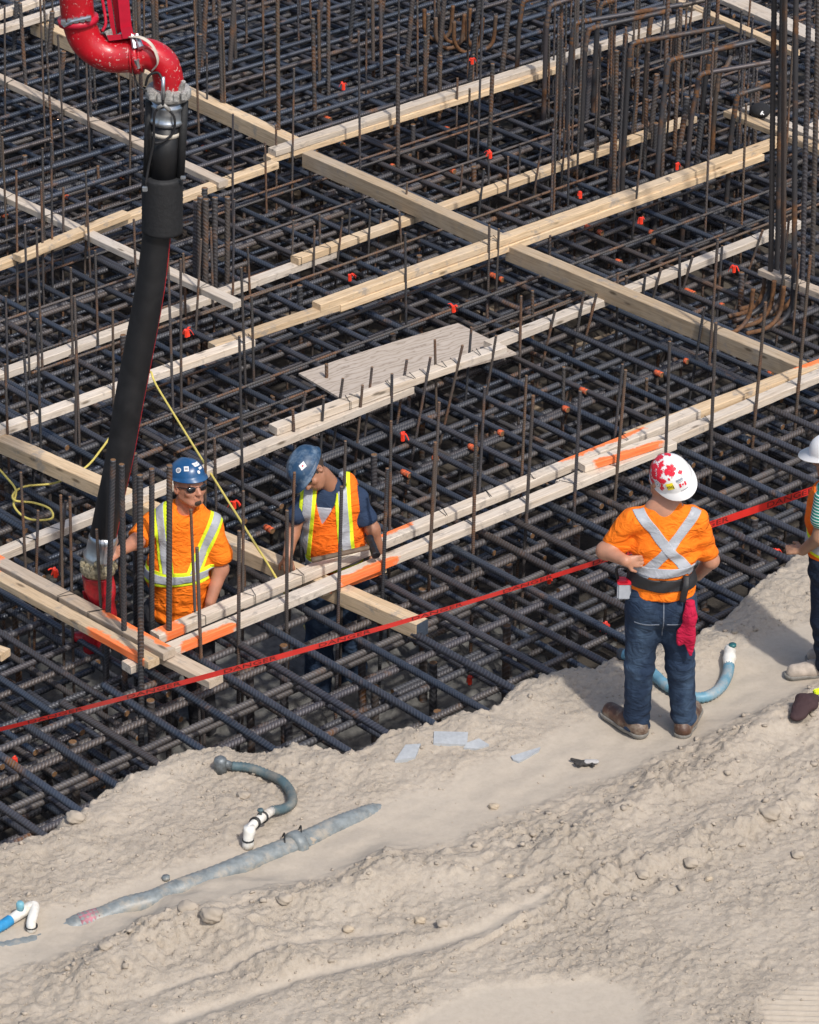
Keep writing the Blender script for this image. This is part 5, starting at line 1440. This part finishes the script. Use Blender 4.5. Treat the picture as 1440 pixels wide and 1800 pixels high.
# ================================================================== CONCRETE PUMP
YH = Y1 - .34
def pump():
    J = lambda px, py, dy=0.0: PY(px, py, YH + dy)
    base = J(160, 1120)
    M_PIPE = plain('red_enamelled_pipe', (.47, .006, .016), .33, 0, .12, 14, 0, coat=.15, dirt=(.34, .012, .018), speck=(.55, .42, .38))
    M_PIPED = plain('dull_magenta_red_bracket', (.50, .010, .035), .4, 0, .12, 20)
    M_GALV = plain('galvanised_steel', (.50, .54, .58), .3, .85, .2, 18, .2)
    M_CLAMP = plain('cement_crusted_clamp', (.38, .37, .35), .7, .3, .35, 60, .6)
    M_RUB = plain('black_rubber_hose', (.009, .0095, .011), .5, 0, .25, 10, .1, dirt=(.020, .020, .022))
    M_SLV = plain('black_ribbed_sleeve', (.012, .0125, .014), .7, 0, .2, 40, .4)
    M_LAY = plain('wet_red_layflat_hose', (.42, .012, .02), .35, 0, .25, 18, .8, dirt=(.16, .01, .015))
    M_STRAP = plain('dirty_white_strap', (.55, .50, .42), .8, 0, .1, 30)
    root = empty('concrete_pump_hose', (base.x, YH, -.3), 'red steel concrete pump elbow with long black hanging hose and red end sock', 'pump hose')
    # elbows
    P = catmull([J(126, -60), J(133, -10), J(139, 38), J(155, 75), J(190, 97), J(232, 98)], 7)
    V, F = tube(P, .092, 20); e1 = obj('elbow_pipe', V, F, M_PIPE, root, True)
    P = catmull([J(238, 97), J(262, 95), J(286, 110), J(295, 135), J(297, 156)], 7)
    V, F = tube(P, .085, 20); e2 = obj('elbow_pipe', V, F, M_PIPE, root, True)
    for (a, b_, r) in (((137, 30), (138.5, 40), .112), ((234, 98), (244, 97), .104), ((229, 98), (233, 98), .098), ((245, 97), (249, 96.5), .098)):
        V, F = tube([J(*a), J(*b_)], r, 20); obj('pipe_clamp', V, F, M_PIPE if b_[0] > 200 else M_PIPED, root, True)
    # clamp bolts and lever
    V, F = join([box(J(112 + 11 * k, 39 - 1.8 * k, -.10), .03, .03, .03, None, .004) for k in range(5)] + [tube([J(112, 46, -.10), J(125, 38, -.11), J(160, 30, -.11)], .010, 6)])
    obj('clamp_lever', V, F, M_GALV, root)
    V, F = join([tube([J(243, 72, -.07), J(248, 84, -.10)], .018, 8), tube([J(240, 104, -.1), J(243, 118, -.08)], .016, 8), tube([J(232, 60, -.05), J(237, 85, -.09)], .012, 6), tube([J(240, 60, -.05), J(246, 82, -.09)], .012, 6)])
    obj('clamp_bolts', V, F, M_GALV, root)
    # bracket that comes down from the boom
    def plate(pts, y, th=.02, name='bracket_plate', mat=None):
        n = len(pts); V = [J(px, py, y) for px, py in pts] + [J(px, py, y + th) for px, py in pts]
        F = [tuple(range(n)), tuple(range(2 * n - 1, n - 1, -1))] + [(i, i + n, (i + 1) % n + n, (i + 1) % n) for i in range(n)]
        F = [f[::-1] for f in F]
        return obj(name, V, F, mat or M_PIPED, root)
    plate([(203, -50), (222, -50), (232, 50), (212, 52)], -.02, .05); plate([(181, -50), (189, -50), (204, 60), (196, 60)], .02, .03); plate([(190, -50), (205, -50), (214, 55), (206, 60)], .05, .02)
    plate([(188, 62), (240, 58), (242, 66), (192, 72)], -.05, .12)
    plate([(212, 50), (232, 46), (236, 66), (216, 68)], -.06, .08)
    plate([(184, 55), (196, 50), (200, 66), (190, 70)], -.04, .1, mat=M_CLAMP)
    V, F = tube(catmull([J(172, -40, .0), J(182, 10, .0), J(186, 40, -.02), J(180, 55, -.03)], 6), .009, 6); obj('cable', V, F, M_PIPED, root, True)
    # strap over the second elbow
    V, F = tube(catmull([J(228, 64, -.05), J(248, 66, -.09), J(266, 78, -.10), J(276, 98, -.11), J(277, 112, -.10), J(268, 123, -.06)], 6), .017, 8, True, .3); obj('strap', V, F, M_STRAP, root, True)
    # swivel, ferrule, clamp
    V, F = tube([J(296, 152), J(296, 158), J(296, 168), J(296, 172)], [.115, .128, .128, .112], 22); c = obj('hose_clamp', V, F, M_CLAMP, root, True)
    V, F = join([box(J(268 + 14 * k, 168 + (3 if k % 2 else 0), -.11), .035, .04, .05, None, .006) for k in range(5)] + [tube([J(318, 158, -.05), J(323, 143, -.07)], [.02, .012], 8)]); obj('clamp_lugs', V, F, M_CLAMP, c)
    prof = [(174, .096), (180, .098), (182, .106), (185, .106), (188, .098), (204, .098), (207, .104), (210, .110), (213, .104), (216, .096)]
    V, F = tube([J(294.5 - .05 * (p - 174), p) for p, r in prof], [r * .92 for p, r in prof], 24); obj('ferrule', V, F, M_GALV, root, True)
    V, F = tube([J(292, 215), J(287, 320)], .080, 20); obj('hose_top', V, F, M_RUB, root, True)
    V, F = tube([J(291.5, 229), J(291.3, 236)], .0825, 20); obj('hose_band', V, F, M_STRAP, root, True)
    for x0, x1 in ((263, 259), (324, 317)):
        V, F = tube([J(x0, 178, -.02), J(x1, 310, -.02)], .024, 10); obj('hanger_strap', V, F, M_SLV, root, True)
    P = []; R = []
    for k in range(26):
        py = 308 + k * 3.9; P.append(J(285.5 - .0 * k, py)); R.append(.114 + (.003 if k % 2 else 0))
    R[0] = .108; V, F = tube(P, R, 28); obj('rubber_sleeve', V, F, M_SLV, root, True)
    # hydraulic-looking lines and shackles
    V, F = tube(catmull([J(256, 150, -.06), J(262, 133, -.08), J(278, 128, -.09), J(286, 145, -.12), J(287, 172, -.13), J(287, 185, -.13)], 6), .0075, 6); obj('air_line', V, F, M_BLACK, root, True)
    V, F = tube(catmull([J(287, 186, -.12), J(272, 200, -.11), J(270, 250, -.10), J(262, 290, -.09), J(256, 325, -.10)], 6), .0075, 6); obj('air_line', V, F, M_BLACK, root, True)
    V, F = tube(catmull([J(290, 188, -.12), J(306, 205, -.11), J(305, 232, -.10), J(288, 248, -.10), J(272, 252, -.10)], 6), .0075, 6); obj('air_line', V, F, M_BLACK, root, True)
    V, F = tube(catmull([J(240, 112, -.06), J(236, 130, -.05), J(244, 150, -.05), J(258, 160, -.05)], 6), .006, 6); obj('air_line', V, F, M_BLACK, root, True)
    V, F = tube([J(287, 135, -.13), J(287, 175, -.135)], .011, 8); obj('line_fitting', V, F, M_GALV, root, True)
    V, F = tube([J(277, 190, -.115), J(288, 184, -.125), J(298, 194, -.115)], .012, 8); obj('line_fitting', V, F, M_CLAMP, root, True)
    V, F = join([box(J(255, 332, -.11), .03, .02, .03, None, .004), box(J(322, 312, -.08), .03, .02, .02, None, .004)]); obj('shackle', V, F, M_GALV, root)
    # long hose
    P = catmull([J(277, 400), J(265, 500), J(247, 600), J(228, 700), J(211, 800), J(193, 885), J(181, 945)], 8)
    n = len(P); R = [.080 + .007 * math.sin(math.pi * min(1, i / (n * .75))) for i in range(n)]
    V, F = tube(P, R, 20); hs = obj('long_hose', V, F, M_RUB, root, True)
    # dull red seam along its side
    side = [p + Vector((R[i] * .96, -R[i] * .22, 0)) for i, p in enumerate(P)]
    V, F = tube(side, .0045, 5); obj('hose_seam', V, F, M_LAY, hs, True)
    prof = [(938, .082), (944, .088), (947, .094), (951, .088), (956, .090), (972, .092), (976, .100), (980, .100), (984, .092), (990, .090)]
    V, F = tube([J(184 - .22 * (p - 938), p) for p, r in prof], [r * .97 for p, r in prof], 24); obj('end_coupling', V, F, M_GALV, root, True)
    M_CRUST = plain('cement_spattered_clamp', (.30, .26, .17), .8, .1, .6, 50, .9)
    V, F = tube([J(173, 986), J(173, 990), J(172, 1003), J(172, 1007)], [.092, .110, .106, .092], 22); c2 = obj('end_clamp', V, F, M_CRUST, root, True)
    V, F = join([box(J(146 + 8 * k, 992 + (k % 3) * 4, -.11 + .02 * abs(k - 3)), .028, .03, .035, Matrix.Rotation(k, 4, 'Z'), .006) for k in range(8)]); obj('clamp_lugs', V, F, M_CRUST, c2)
    # red sock
    S = Sdf((J(115, 1000).x, YH - .2, J(200, 1150).z), (J(215, 1000).x, YH + .2, J(200, 1000).z), .007)
    S.cap(J(172, 1010), J(176, 1040), .085, .080, 0); S.cap(J(176, 1040), J(184, 1075), .080, .068, .04); S.cap(J(184, 1075), J(160, 1140, .05), .066, .055, .04); S.cap(J(160, 1120, .05), J(142, 1118, .08), .05, .04, .03); S.cap(J(148, 1040, .04), J(150, 1062, .04), .018, .018, .02)
    S.wrinkle(lambda X, Y, Z: .009 * np.sin(62 * X + 24 * Y + 7 * Z + 2 * np.sin(14 * Z))); S.cut(J(172, 1009), (0, 0, 1))
    V, F = S.mesh(); obj('layflat_sock', V, F, M_LAY, root, True)
pump()

# ================================================================== DANGER TAPE
def tape():
    # stretched taut between posts outside the picture
    A = G(-160, 1322, .62); B0 = G(1600, 802, 1.12); 
    m = plain('red_barricade_tape', (.62, .028, .022), .38, 0, .12, 9)
    mk = plain('dark_red_print', (.12, .012, .012), .5, 0, .2, 90)
    n = 90; V = []; F = []
    L = (B0 - A).length; d = (B0 - A).normalized()
    ctr = []; wd = []
    for i in range(n + 1):
        t = i / n; c = A.lerp(B0, t) - Vector((0, 0, .10 * math.sin(math.pi * t)))
        tw = .25 * math.sin(5 * t + 1) + .15 * math.sin(13 * t)
        up = Vector((0, -math.sin(tw) * .8 - .3, math.cos(tw))).normalized()
        ctr.append(c); wd.append(up * (.021 + .004 * math.sin(9 * t)))
    for c, w_ in zip(ctr, wd): V += [c - w_, c + w_]
    for i in range(n): F.append((2 * i, 2 * i + 2, 2 * i + 3, 2 * i + 1))
    o = obj('danger_tape', V, F, m, None, True)
    tag(o, 'red barricade tape printed DANGER stretched across the rebar behind the standing man', 'tape')
    tv, tf = text_shape('DANGER', .068)
    k = 0; s = .25
    def at(s_, v_):
        t = s_ / L * n; i = min(n - 1, int(t)); f = t - i
        c = ctr[i].lerp(ctr[i + 1], f); w_ = wd[i].lerp(wd[i + 1], f)
        nn = d.cross(w_).normalized()
        if nn.y > 0: nn = -nn
        return c + w_ * (v_ / .030) + nn * .0015
    while s < L - .25:
        Vt = [at(s + u * 1.15, v * .85) for u, v in tv]
        obj('lettering', Vt, tf, mk, o); s += .56
tape()

# ================================================================== THINGS ON AND AROUND THE MAT
def sledge():
    M_H = plain('worn_ash_handle', (.13, .09, .06), .7, 0, .3, 20); M_HEAD = plain('dark_forged_steel', (.045, .045, .05), .45, .7, .3, 40)
    a = G(548, 985, .20); b_ = G(655, 961, .235)
    root = empty('sledgehammer', G(600, 975, .16), 'sledgehammer with worn wooden handle resting across the front white timbers', 'hammer')
    P = catmull([a, a.lerp(b_, .3), a.lerp(b_, .7), b_], 5); V, F = tube(P, [.019 - .003 * math.sin(i) * 0 + .002 * (i < 3) for i in range(len(P))], 10, True, .8); obj('handle', V, F, M_H, root, True)
    d = (b_ - a).normalized(); q = Vector((d.y, -d.x, -.25)).normalized()
    c = b_ + d * .0; V, F = tube([c - q * .085, c - q * .08, c - q * .03, c, c + q * .03, c + q * .08, c + q * .085], [.024, .030, .026, .029, .026, .030, .024], 8); obj('head', V, F, M_HEAD, root)
sledge()
def cap_hat():
    c = G(1336, 200, .225)
    root = empty('cap', c, 'black knitted cap with a white mark lying on the plank at the right edge', 'cap')
    V, F = ellipsoid(c + Vector((0, 0, .03)), (.085, .10, .055)); obj('crown', V, F, plain('black_knit', (.012, .012, .014), .9, 0, .2, 80, .5), root, True)
    V, F = join([tube([c + Vector((-.005, -.098, .03)), c + Vector((.012, -.085, .055))], .007, 5), tube([c + Vector((.02, -.094, .028)), c + Vector((-.002, -.090, .048))], .007, 5)]); obj('white_mark', V, F, M_STICK, root)
cap_hat()
def cords():
    m = plain('yellow_extension_cord', (.66, .54, .13), .55, 0, .12, 20)
    z = -.08
    def cord(P, lab, r=.011):
        V, F = tube(catmull(P, 8), r * .7, 8); o = obj('cord', V, F, m, None, True); tag(o, lab, 'cord', 'yellow cords over the rebar')
    a = G(263, 654, .19); e = G(487, 1018, .05)
    cord([G(240, 690, -.1), a, a.lerp(e, .08) + Vector((0, 0, -.02)), a.lerp(e, .5) + Vector((0, 0, -.015)), e, G(505, 1060, -.25)], 'taut yellow cord running down from the pale timber past the worker with sunglasses')
    cord([G(-30, 795, z), G(8, 835, z), G(28, 862, z), G(25, 890, z), G(50, 912, z), G(90, 912, z), G(88, 895, z), G(60, 884, z), G(27, 880, z + .03), G(24, 868, z), G(45, 855, z), G(100, 848, z), G(150, 822, z), G(178, 790, z), G(195, 766, z)], 'slack yellow cord looped on the rebar at the left edge')
    cord([G(535, 1100, -.5), G(550, 1125, -.5), G(572, 1135, -.55), G(560, 1150, -.6)], 'short end of yellow cord showing through the front mat')
cords()
def ribbons():
    spots = [(604, 150, .5), (862, 270, .55), (1020, 340, .3), (1127, 385, .35), (615, 485, 0), (797, 540, 0), (98, 1004, 0), (328, 583, .3), (412, 884, -.1), (708, 765, .25), (1068, 1100, -.05), (826, 1192, -.3), (28, 1335, -.2), (1365, 970, -.05), (830, 105, .4), (1190, 290, .35), (1290, 470, .2), (965, 1015, -.1)]
    for i, (px, py, z) in enumerate(spots):
        c = G(px, py, z); parts = []
        for k in range(random.randint(3, 5)):
            a = random.uniform(0, 6.28); l = random.uniform(.024, .05); up = random.uniform(-1, .5)
            parts.append(tube(catmull([c, c + Vector((math.cos(a) * l * .5, math.sin(a) * l * .3, .02 + up * .01)), c + Vector((math.cos(a) * l, math.sin(a) * l * .6, up * l))], 3), .009, 4, True, .25))
        parts.append(tube([c + Vector((0, -.02, -.03)), c + Vector((0, -.02, .02))], .014, 6))
        V, F = join(parts); o = obj('ribbon', V, F, M_RIBBON, None)
        where = 'lower left' if px < 720 and py > 900 else 'lower right' if py > 900 else 'upper left' if px < 720 else 'upper right'
        tag(o, RIB[i], 'ribbon', 'orange ribbons knotted on bars')
RIB = ['orange ribbon on a tall bar above the long grey-white plank', 'orange ribbon on a bar between the two long timbers at top', 'orange ribbon just above the double timber on the right', 'orange ribbon below the double timber on the right',
       'orange ribbon left of the plywood, under the double timber', 'orange ribbon above the plywood sheet', 'orange ribbon on the rebar at the left, under the looped cord', 'orange ribbon on a bar right of the black hose', 'orange ribbon between the heads of the two workers',
       'orange ribbon hanging below the plywood sheet', 'orange ribbon beside the standing man\'s left elbow, down in the mat', 'orange ribbon low in the front mat near the sand edge', 'orange ribbon low in the mat at the far left', 'orange ribbon near the arm of the person at the right edge',
       'orange ribbon behind the upper end of the grey-white plank', 'orange ribbon at the long double timber near the tall bars', 'orange ribbon above the heavy brown timber on the right', 'orange ribbon under the red tape left of the standing man']
ribbons()
def paint_marks():
    # orange crayon and spray marks on bars of the mats
    pts = [(345, 262), (190, 315), (128, 340), (405, 242), (245, 298), (105, 345), (40, 365), (15, 375), (505, 210), (525, 215), (570, 207), (580, 258), (595, 250), (640, 290), (700, 287), (780, 303), (805, 218), (840, 490), (860, 497), (1025, 400), (1045, 410), (1080, 460),
           (1150, 405), (1205, 510), (1212, 512), (1268, 535), (740, 813), (685, 838), (805, 792), (858, 767), (1032, 680), (1145, 657), (1200, 635), (978, 722), (590, 270), (495, 915), (430, 940), (450, 935), (755, 955), (1375, 645), (1400, 632)]
    for px, py in pts:
        p = G(px, py, TOPR); u, v = UV(p); v = round((v - 8.0) / .2925) * .2925 + 8.0
        c = W(u, v, TOPR); L = random.uniform(.03, .08)
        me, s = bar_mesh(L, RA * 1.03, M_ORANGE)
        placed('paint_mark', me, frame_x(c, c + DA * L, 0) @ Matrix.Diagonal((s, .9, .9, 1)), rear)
paint_marks()
def debris():
    m = plain('dirty_plywood_scrap', (.30, .23, .16), .85, 0, .3, 12, .2)
    sc_ = [(1185, 400), (130, 360), (160, 290), (45, 250), (880, 560), (300, 640), (1050, 600), (700, 480), (1330, 780), (260, 420), (480, 560), (1090, 540), (560, 330), (940, 700)]
    for i, (px, py) in enumerate(sc_):
        c = G(px, py, -1.15); V, F = box((0, 0, 0), random.uniform(.3, .6), random.uniform(.08, .2), .03, Matrix.Rotation(random.uniform(0, 3), 4, 'Z'))
        V = [v + c for v in V]; o = obj('wood_scrap', V, F, m, low)
debris()

# ================================================================== THINGS ON THE SAND
def on_sand(px, py, lift=0.0):
    z = .05
    for _ in range(5):
        p = G(px, py, z); z = sand_z(p.x, p.y)
    return Vector((p.x, p.y, z + lift))
M_PVC = plain('white_pvc', (.74, .72, .66), .4, 0, .06, 30, dirt=(.55, .48, .38))
M_BAND = plain('black_rubber_band', (.02, .02, .02), .6)
M_TEAL = plain('grey_teal_hose', (.075, .12, .135), .5, 0, .2, 20, 0, dirt=(.20, .195, .17))
M_BLUEH = plain('sky_blue_corrugated_hose', (.13, .30, .40), .45, 0, .15, 20, 0, dirt=(.33, .36, .36))
M_HDR = plain('muddy_grey_header_pipe', (.19, .215, .22), .45, 0, .25, 30, .1, dirt=(.33, .30, .25))
def corrug(P, r, mat, name, parent=None, step=.008, amp=.09):
    Q = catmull(P, 10); dense = []
    for a, b_ in zip(Q[:-1], Q[1:]):
        k = max(1, int((b_ - a).length / step))
        for i in range(k): dense.append(a.lerp(b_, i / k))
    dense.append(Q[-1]); R = [r * (1 + (amp if i % 2 else -amp)) for i in range(len(dense))]
    V, F = tube(dense, R, 12); return obj(name, V, F, mat, parent, True)
def header():
    pts = [(676, 1410, -.075), (655, 1420, -.028), (625, 1434, -.014), (590, 1450, -.008), (545, 1472, -.004), (500, 1492, .004), (440, 1517, .002), (380, 1537, -.010), (330, 1555, -.014), (300, 1566, -.020), (265, 1580, -.014), (220, 1594, -.014), (180, 1604, -.024), (140, 1616, -.032), (90, 1634, -.056), (20, 1655, -.044), (-40, 1668, -.040)]
    def smooth_sand(px, py, dz):
        p = on_sand(px, py); z = sum(sand_z(p.x + .16 * math.cos(a), p.y + .16 * math.sin(a)) for a in range(0, 7)) / 7
        return Vector((p.x, p.y, z - .012 + dz))
    P = [smooth_sand(px, py, dz) for px, py, dz in pts]
    root = empty('header_pipe', on_sand(400, 1530), 'long grey ribbed drainage pipe half buried in the sand with a coupling', 'pipe')
    corrug(P, .061, M_HDR, 'pipe', root, .012, .025)
    a = smooth_sand(530, 1479, .0); b_ = smooth_sand(512, 1487, .002); V, F = tube([a, a.lerp(b_, .2), a.lerp(b_, .8), b_], [.064, .079, .079, .064], 20); c = obj('coupling', V, F, M_HDR, root, True)
    for q in ((506, 1487), (535, 1474)):
        o_ = smooth_sand(*q, .004); V, F = tube(catmull([o_ + Vector((-.01, -.068, 0)), o_ + Vector((-.014, -.035, .062)), o_ + Vector((-.018, .03, .068)), o_ + Vector((-.03, .07, .02))], 6), .0045, 5); obj('wire_clip', V, F, M_BAND, c, True)
    M_PNK = plain('faded_pink_paint', (.36, .15, .18), .7, 0, .4, 30, dirt=(.25, .23, .21))
    P2 = [smooth_sand(px, py, dz + .0015) for px, py, dz in ((172, 1606, -.0245), (155, 1612, -.028), (140, 1616, -.0315))]; V, F = tube(catmull(P2, 4), .059, 14); obj('pink_band', V, F, M_PNK, root, True)
header()
def fitting_middle():
    root = empty('hose_fitting', on_sand(437, 1490), 'white PVC elbow fitting with teal suction hose looping to a muddy coupling', 'hose fitting')
    e = on_sand(436, 1490); t = e + Vector((.01, .02, .12)); 
    V, F = tube([e, e + Vector((.001, .001, .02)), e + Vector((.004, .01, .07)), t - Vector((0, 0, .03)), t], [.030, .031, .029, .034, .030], 14); obj('elbow', V, F, M_PVC, root, True)
    h2 = on_sand(478, 1440, .05)
    V, F = tube(catmull([t - Vector((.01, 0, .025)), t.lerp(h2, .35) , h2], 4), .025, 12); obj('valve_body', V, F, M_PVC, root, True)
    for k in (.25, .6):
        q = t.lerp(h2, k); dd = (h2 - t).normalized(); V, F = tube([q - dd * .006, q + dd * .006], .033, 12); obj('rubber_ring', V, F, M_BAND, root, True)
    q = e + Vector((.002, .004, .045)); V, F = tube([q, q + Vector((0, 0, .008))], .033, 12); obj('rubber_ring', V, F, M_BAND, root, True)
    q = t.lerp(h2, .5) + Vector((0, 0, .025)); V, F = tube([q, q + Vector((0, 0, .025)), q + Vector((0, 0, .026)), q + Vector((0, 0, .035))], [.008, .008, .018, .016], 8); obj('valve_knob', V, F, M_TEAL, root, True)
    corrug([h2, on_sand(500, 1432, .03), on_sand(514, 1418, .03), on_sand(510, 1400, .035), on_sand(495, 1382, .035), on_sand(470, 1368, .035), on_sand(440, 1358, .03), on_sand(408, 1353, .025)], .026, M_TEAL, 'suction_hose', root)
    c = on_sand(388, 1352, .015); M_CAPM = plain('muddy_steel_coupler', (.16, .18, .19), .5, .4, .4, 40, .4)
    V, F = tube([c + Vector((0, 0, -.03)), c + Vector((0, 0, .03)), c + Vector((.0, 0, .05)), c + Vector((0, .0, .062))], [.038, .038, .034, .02], 14); obj('coupler', V, F, M_CAPM, root, True)
    V, F = tube([c + Vector((.0, .0, .03)), on_sand(408, 1353, .025)], .024, 12); obj('coupler_neck', V, F, M_CAPM, root, True)
fitting_middle()
def fitting_left():
    root = empty('hose_fitting', on_sand(48, 1620), 'white PVC tee fitting with blue cap and blue hose in the lower left corner', 'hose fitting')
    a = on_sand(20, 1625, .03); b_ = on_sand(58, 1604, .05)
    V, F = tube([a, a.lerp(b_, .5), b_], [.026, .029, .029], 14); obj('tee_body', V, F, M_PVC, root, True)
    e = on_sand(56, 1636); V, F = tube(catmull([b_, b_ + Vector((.015, -.02, .0)), e + Vector((0, 0, .05)), e], 4), .025, 14); obj('elbow', V, F, M_PVC, root, True)
    V, F = tube([e + Vector((0, 0, .025)), e + Vector((0, 0, .033))], .033, 12); obj('rubber_ring', V, F, M_BAND, root, True)
    q = a.lerp(b_, .45) + Vector((0, 0, .02)); V, F = tube([q, q + Vector((0, 0, .04)), q + Vector((0, 0, .05))], [.02, .021, .014], 12); obj('cap', V, F, plain('aqua_plastic_cap', (.18, .42, .50), .4), root, True)
    corrug([a, on_sand(0, 1637, .028), on_sand(-40, 1655, .028)], .028, plain('bright_blue_hose', (.03, .26, .52), .45), 'suction_hose', root)
    V, F = tube([on_sand(292, 1546, .0), on_sand(292, 1546, .02)], .021, 12); o = obj('pipe_cap', V, F, M_HDR, None, True); tag(o, 'small round grey plug in the sand above the drainage pipe', 'pipe plug')
fitting_left()
def hose_right():
    root = empty('hose_fitting', on_sand(1283, 1180), 'sky blue corrugated hose curling behind the standing man to a white fitting', 'hose fitting')
    corrug([on_sand(1096, 1160, .04), on_sand(1122, 1170, .04), on_sand(1145, 1190, .035), on_sand(1170, 1213, .035), on_sand(1200, 1230, .035), on_sand(1235, 1235, .035), on_sand(1262, 1222, .035), on_sand(1277, 1200, .04), on_sand(1281, 1182, .045)], .031, M_BLUEH, 'suction_hose', root)
    a = on_sand(1281, 1182, .045); b_ = on_sand(1283, 1152, .05)
    V, F = tube(catmull([a, a.lerp(b_, .5) + Vector((0, 0, .01)), b_], 4), [.032, .034, .037, .040, .036, .034, .034, .036, .030][:len(catmull([a, a.lerp(b_, .5), b_], 4))], 14); obj('coupler', V, F, M_PVC, root, True)
    q = b_ + Vector((.01, -.03, .03)); V, F = tube([q, q + Vector((0, 0, .014))], .022, 12); obj('cap', V, F, plain('dark_teal_plug', (.02, .12, .13), .4), root, True)
    c = on_sand(1094, 1160, .0); V, F = tube([c - Vector((0, 0, .03)), c + Vector((0, 0, .06)), c + Vector((0, 0, .07))], [.035, .035, .02], 14); obj('end_cap', V, F, plain('dark_grey_cap', (.05, .055, .065), .5), root, True)
hose_right()
def slabs():
    m = plain('light_blue_grey_foam', (.37, .39, .405), .85, 0, .10, 40, .2)
    for pts, lab in (([(763, 1287), (823, 1290), (821, 1312), (762, 1311)], 'largest pale grey board scrap at the pit edge, nearly rectangular'), ([(822, 1308), (842, 1302), (860, 1312), (838, 1319), (815, 1317)], 'small pointed grey board scrap right beside the largest one'),
                     ([(713, 1312), (740, 1309), (730, 1334), (694, 1340)], 'slanting pale grey board scrap left of the largest one'), ([(898, 1332), (950, 1316), (948, 1322), (912, 1342), (902, 1338)], 'thin bluish board scrap half buried to the right of the others')):
        P = [on_sand(px, py, .012) for px, py in pts]; n = len(P); Bm = [p - Vector((0, 0, .035)) for p in P]
        F = [tuple(range(n)), tuple(range(2 * n - 1, n - 1, -1))] + [(i, i + n, (i + 1) % n + n, (i + 1) % n) for i in range(n)]
        V = P + Bm
        nn = (P[1] - P[0]).cross(P[2] - P[0])
        if nn.z < 0: F = [f[::-1] for f in F]
        o = obj('board_scrap', V, F, m); tag(o, lab, 'board scrap', 'grey board scraps at the pit edge')
slabs()
def glove():
    c = on_sand(1030, 1346, .018); m = fabric('dusty_black_glove', (.05, .047, .045), .6); m2 = fabric('grey_knit_glove', (.42, .41, .40), .6)
    root = empty('work_glove', c, 'black and grey work glove lying on the sand left of the standing man', 'glove')
    S = Sdf(np.array(c) - .16, np.array(c) + .16, .005)
    S.cap(c + Vector((.0, .0, 0)), c + Vector((.03, .01, 0)), .026, .022, 0, .5, Vector((0, 0, 1)))
    for a, l in ((2.75, .085), (3.3, .062), (3.6, .058), (3.95, .05)): S.cap(c + Vector((-.01, 0, .004)), c + Vector((math.cos(a) * l, -math.sin(a) * l * .9 * -1, .006)), .011, .009, .006)
    S.cap(c + Vector((.03, -.01, 0)), c + Vector((.04, -.035, .005)), .011, .009, .006)
    V, F = S.mesh(); obj('glove_palm', V, F, m, root, True)
    S = Sdf(np.array(c) - .16, np.array(c) + .16, .005); S.cap(c + Vector((.005, .0, .010)), c + Vector((.055, .012, .002)), .021, .020, 0, .45, Vector((0, 0, 1))); V, F = S.mesh(); obj('glove_back', V, F, m2, root, True)
    c = on_sand(1418, 1256, .03)
    S = Sdf(np.array(c) - .22, np.array(c) + .24, .007)
    S.cap(c + Vector((-.06, -.06, 0)), c + Vector((.0, .04, .03)), .045, .065, 0, .6, Vector((0, 0, 1))); S.cap(c + Vector((.0, .04, .03)), c + Vector((.03, .08, .02)), .06, .05, .03, .6, Vector((0, 0, 1))); S.cap(c + Vector((-.05, .02, 0)), c + Vector((-.01, .05, .02)), .02, .03, .01); S.wrinkle(folds(.004, 60, 50, 20))
    V, F = S.mesh(); o = obj('work_glove', V, F, fabric('dark_maroon_leather', (.055, .032, .034), .5), None, True); tag(o, 'dark maroon padded glove lying on the sand at the right edge below the shoe', 'glove')
    V, F = box(c + Vector((.075, .12, .05)), .06, .03, .03, Matrix.Rotation(.4, 4, 'Z'), .005); g = obj('lime_cuff', V, F, M_YELLOW, o)
glove()
def stones():
    L = [(133, 1441, .045, 'round pale clod at the pit edge in the lower left'), (778, 1626, .028, 'round beige stone in the lower middle of the sand'), (738, 1620, .026, 'smaller beige stone left of the round one'), (1246, 1543, .016, 'small tan stone on the right half of the sand'), (896, 1542, .018, 'small tan stone right of the pipe trench'),
         (612, 1636, .024, 'flattish brown clod in the lower middle'), (1402, 1505, .03, 'angular pale clod near the right edge'), (545, 1480, .030, 'clod stuck beside the pipe coupling'), (428, 1402, .03, 'rounded clod inside the hose loop'), (868, 1420, .024, 'grey clod with a dark hollow above the rough mound'), (185, 1668, .03, 'flat pale stone at the lower left'), (1352, 1440, .05, 'largest pale lump on the ledge at the right'),
         (500, 1580, .035, 'broken clod at the head of the cracked mud'), (330, 1600, .045, 'cracked mud lump near the lower left'), (372, 1612, .05, 'tallest cracked mud lump right of the first'), (1215, 1520, .035, 'upright clod in the clod ledge, left end'), (1130, 1550, .03, 'low clod at the foot of the clod ledge')]
    for px, py, r, lab in L:
        c = on_sand(px, py, r * .35)
        bm = bmesh.new(); bmesh.ops.create_icosphere(bm, subdivisions=3, radius=1)
        ph = random.random() * 9
        V = []
        for v in bm.verts:
            k = 1 + .16 * math.sin(3 * v.co.x + ph) * math.cos(4 * v.co.y + ph) + .10 * math.sin(7 * v.co.z + 5 * v.co.x + ph) + random.uniform(-.03, .03)
            V.append(c + Vector((v.co.x * 1.2, v.co.y, v.co.z * .75)) * k * r)
        F = [[v.index for v in f.verts] for f in bm.faces]; bm.free()
        o = obj('clod', V, F, M_CRUMB if r > .027 else M_STONE, None, True); tag(o, lab, 'clod', 'clods and stones on the sand bank')
M_STONE = plain('beige_stone', (.45, .37, .27), .8, 0, .12, 30)
stones()
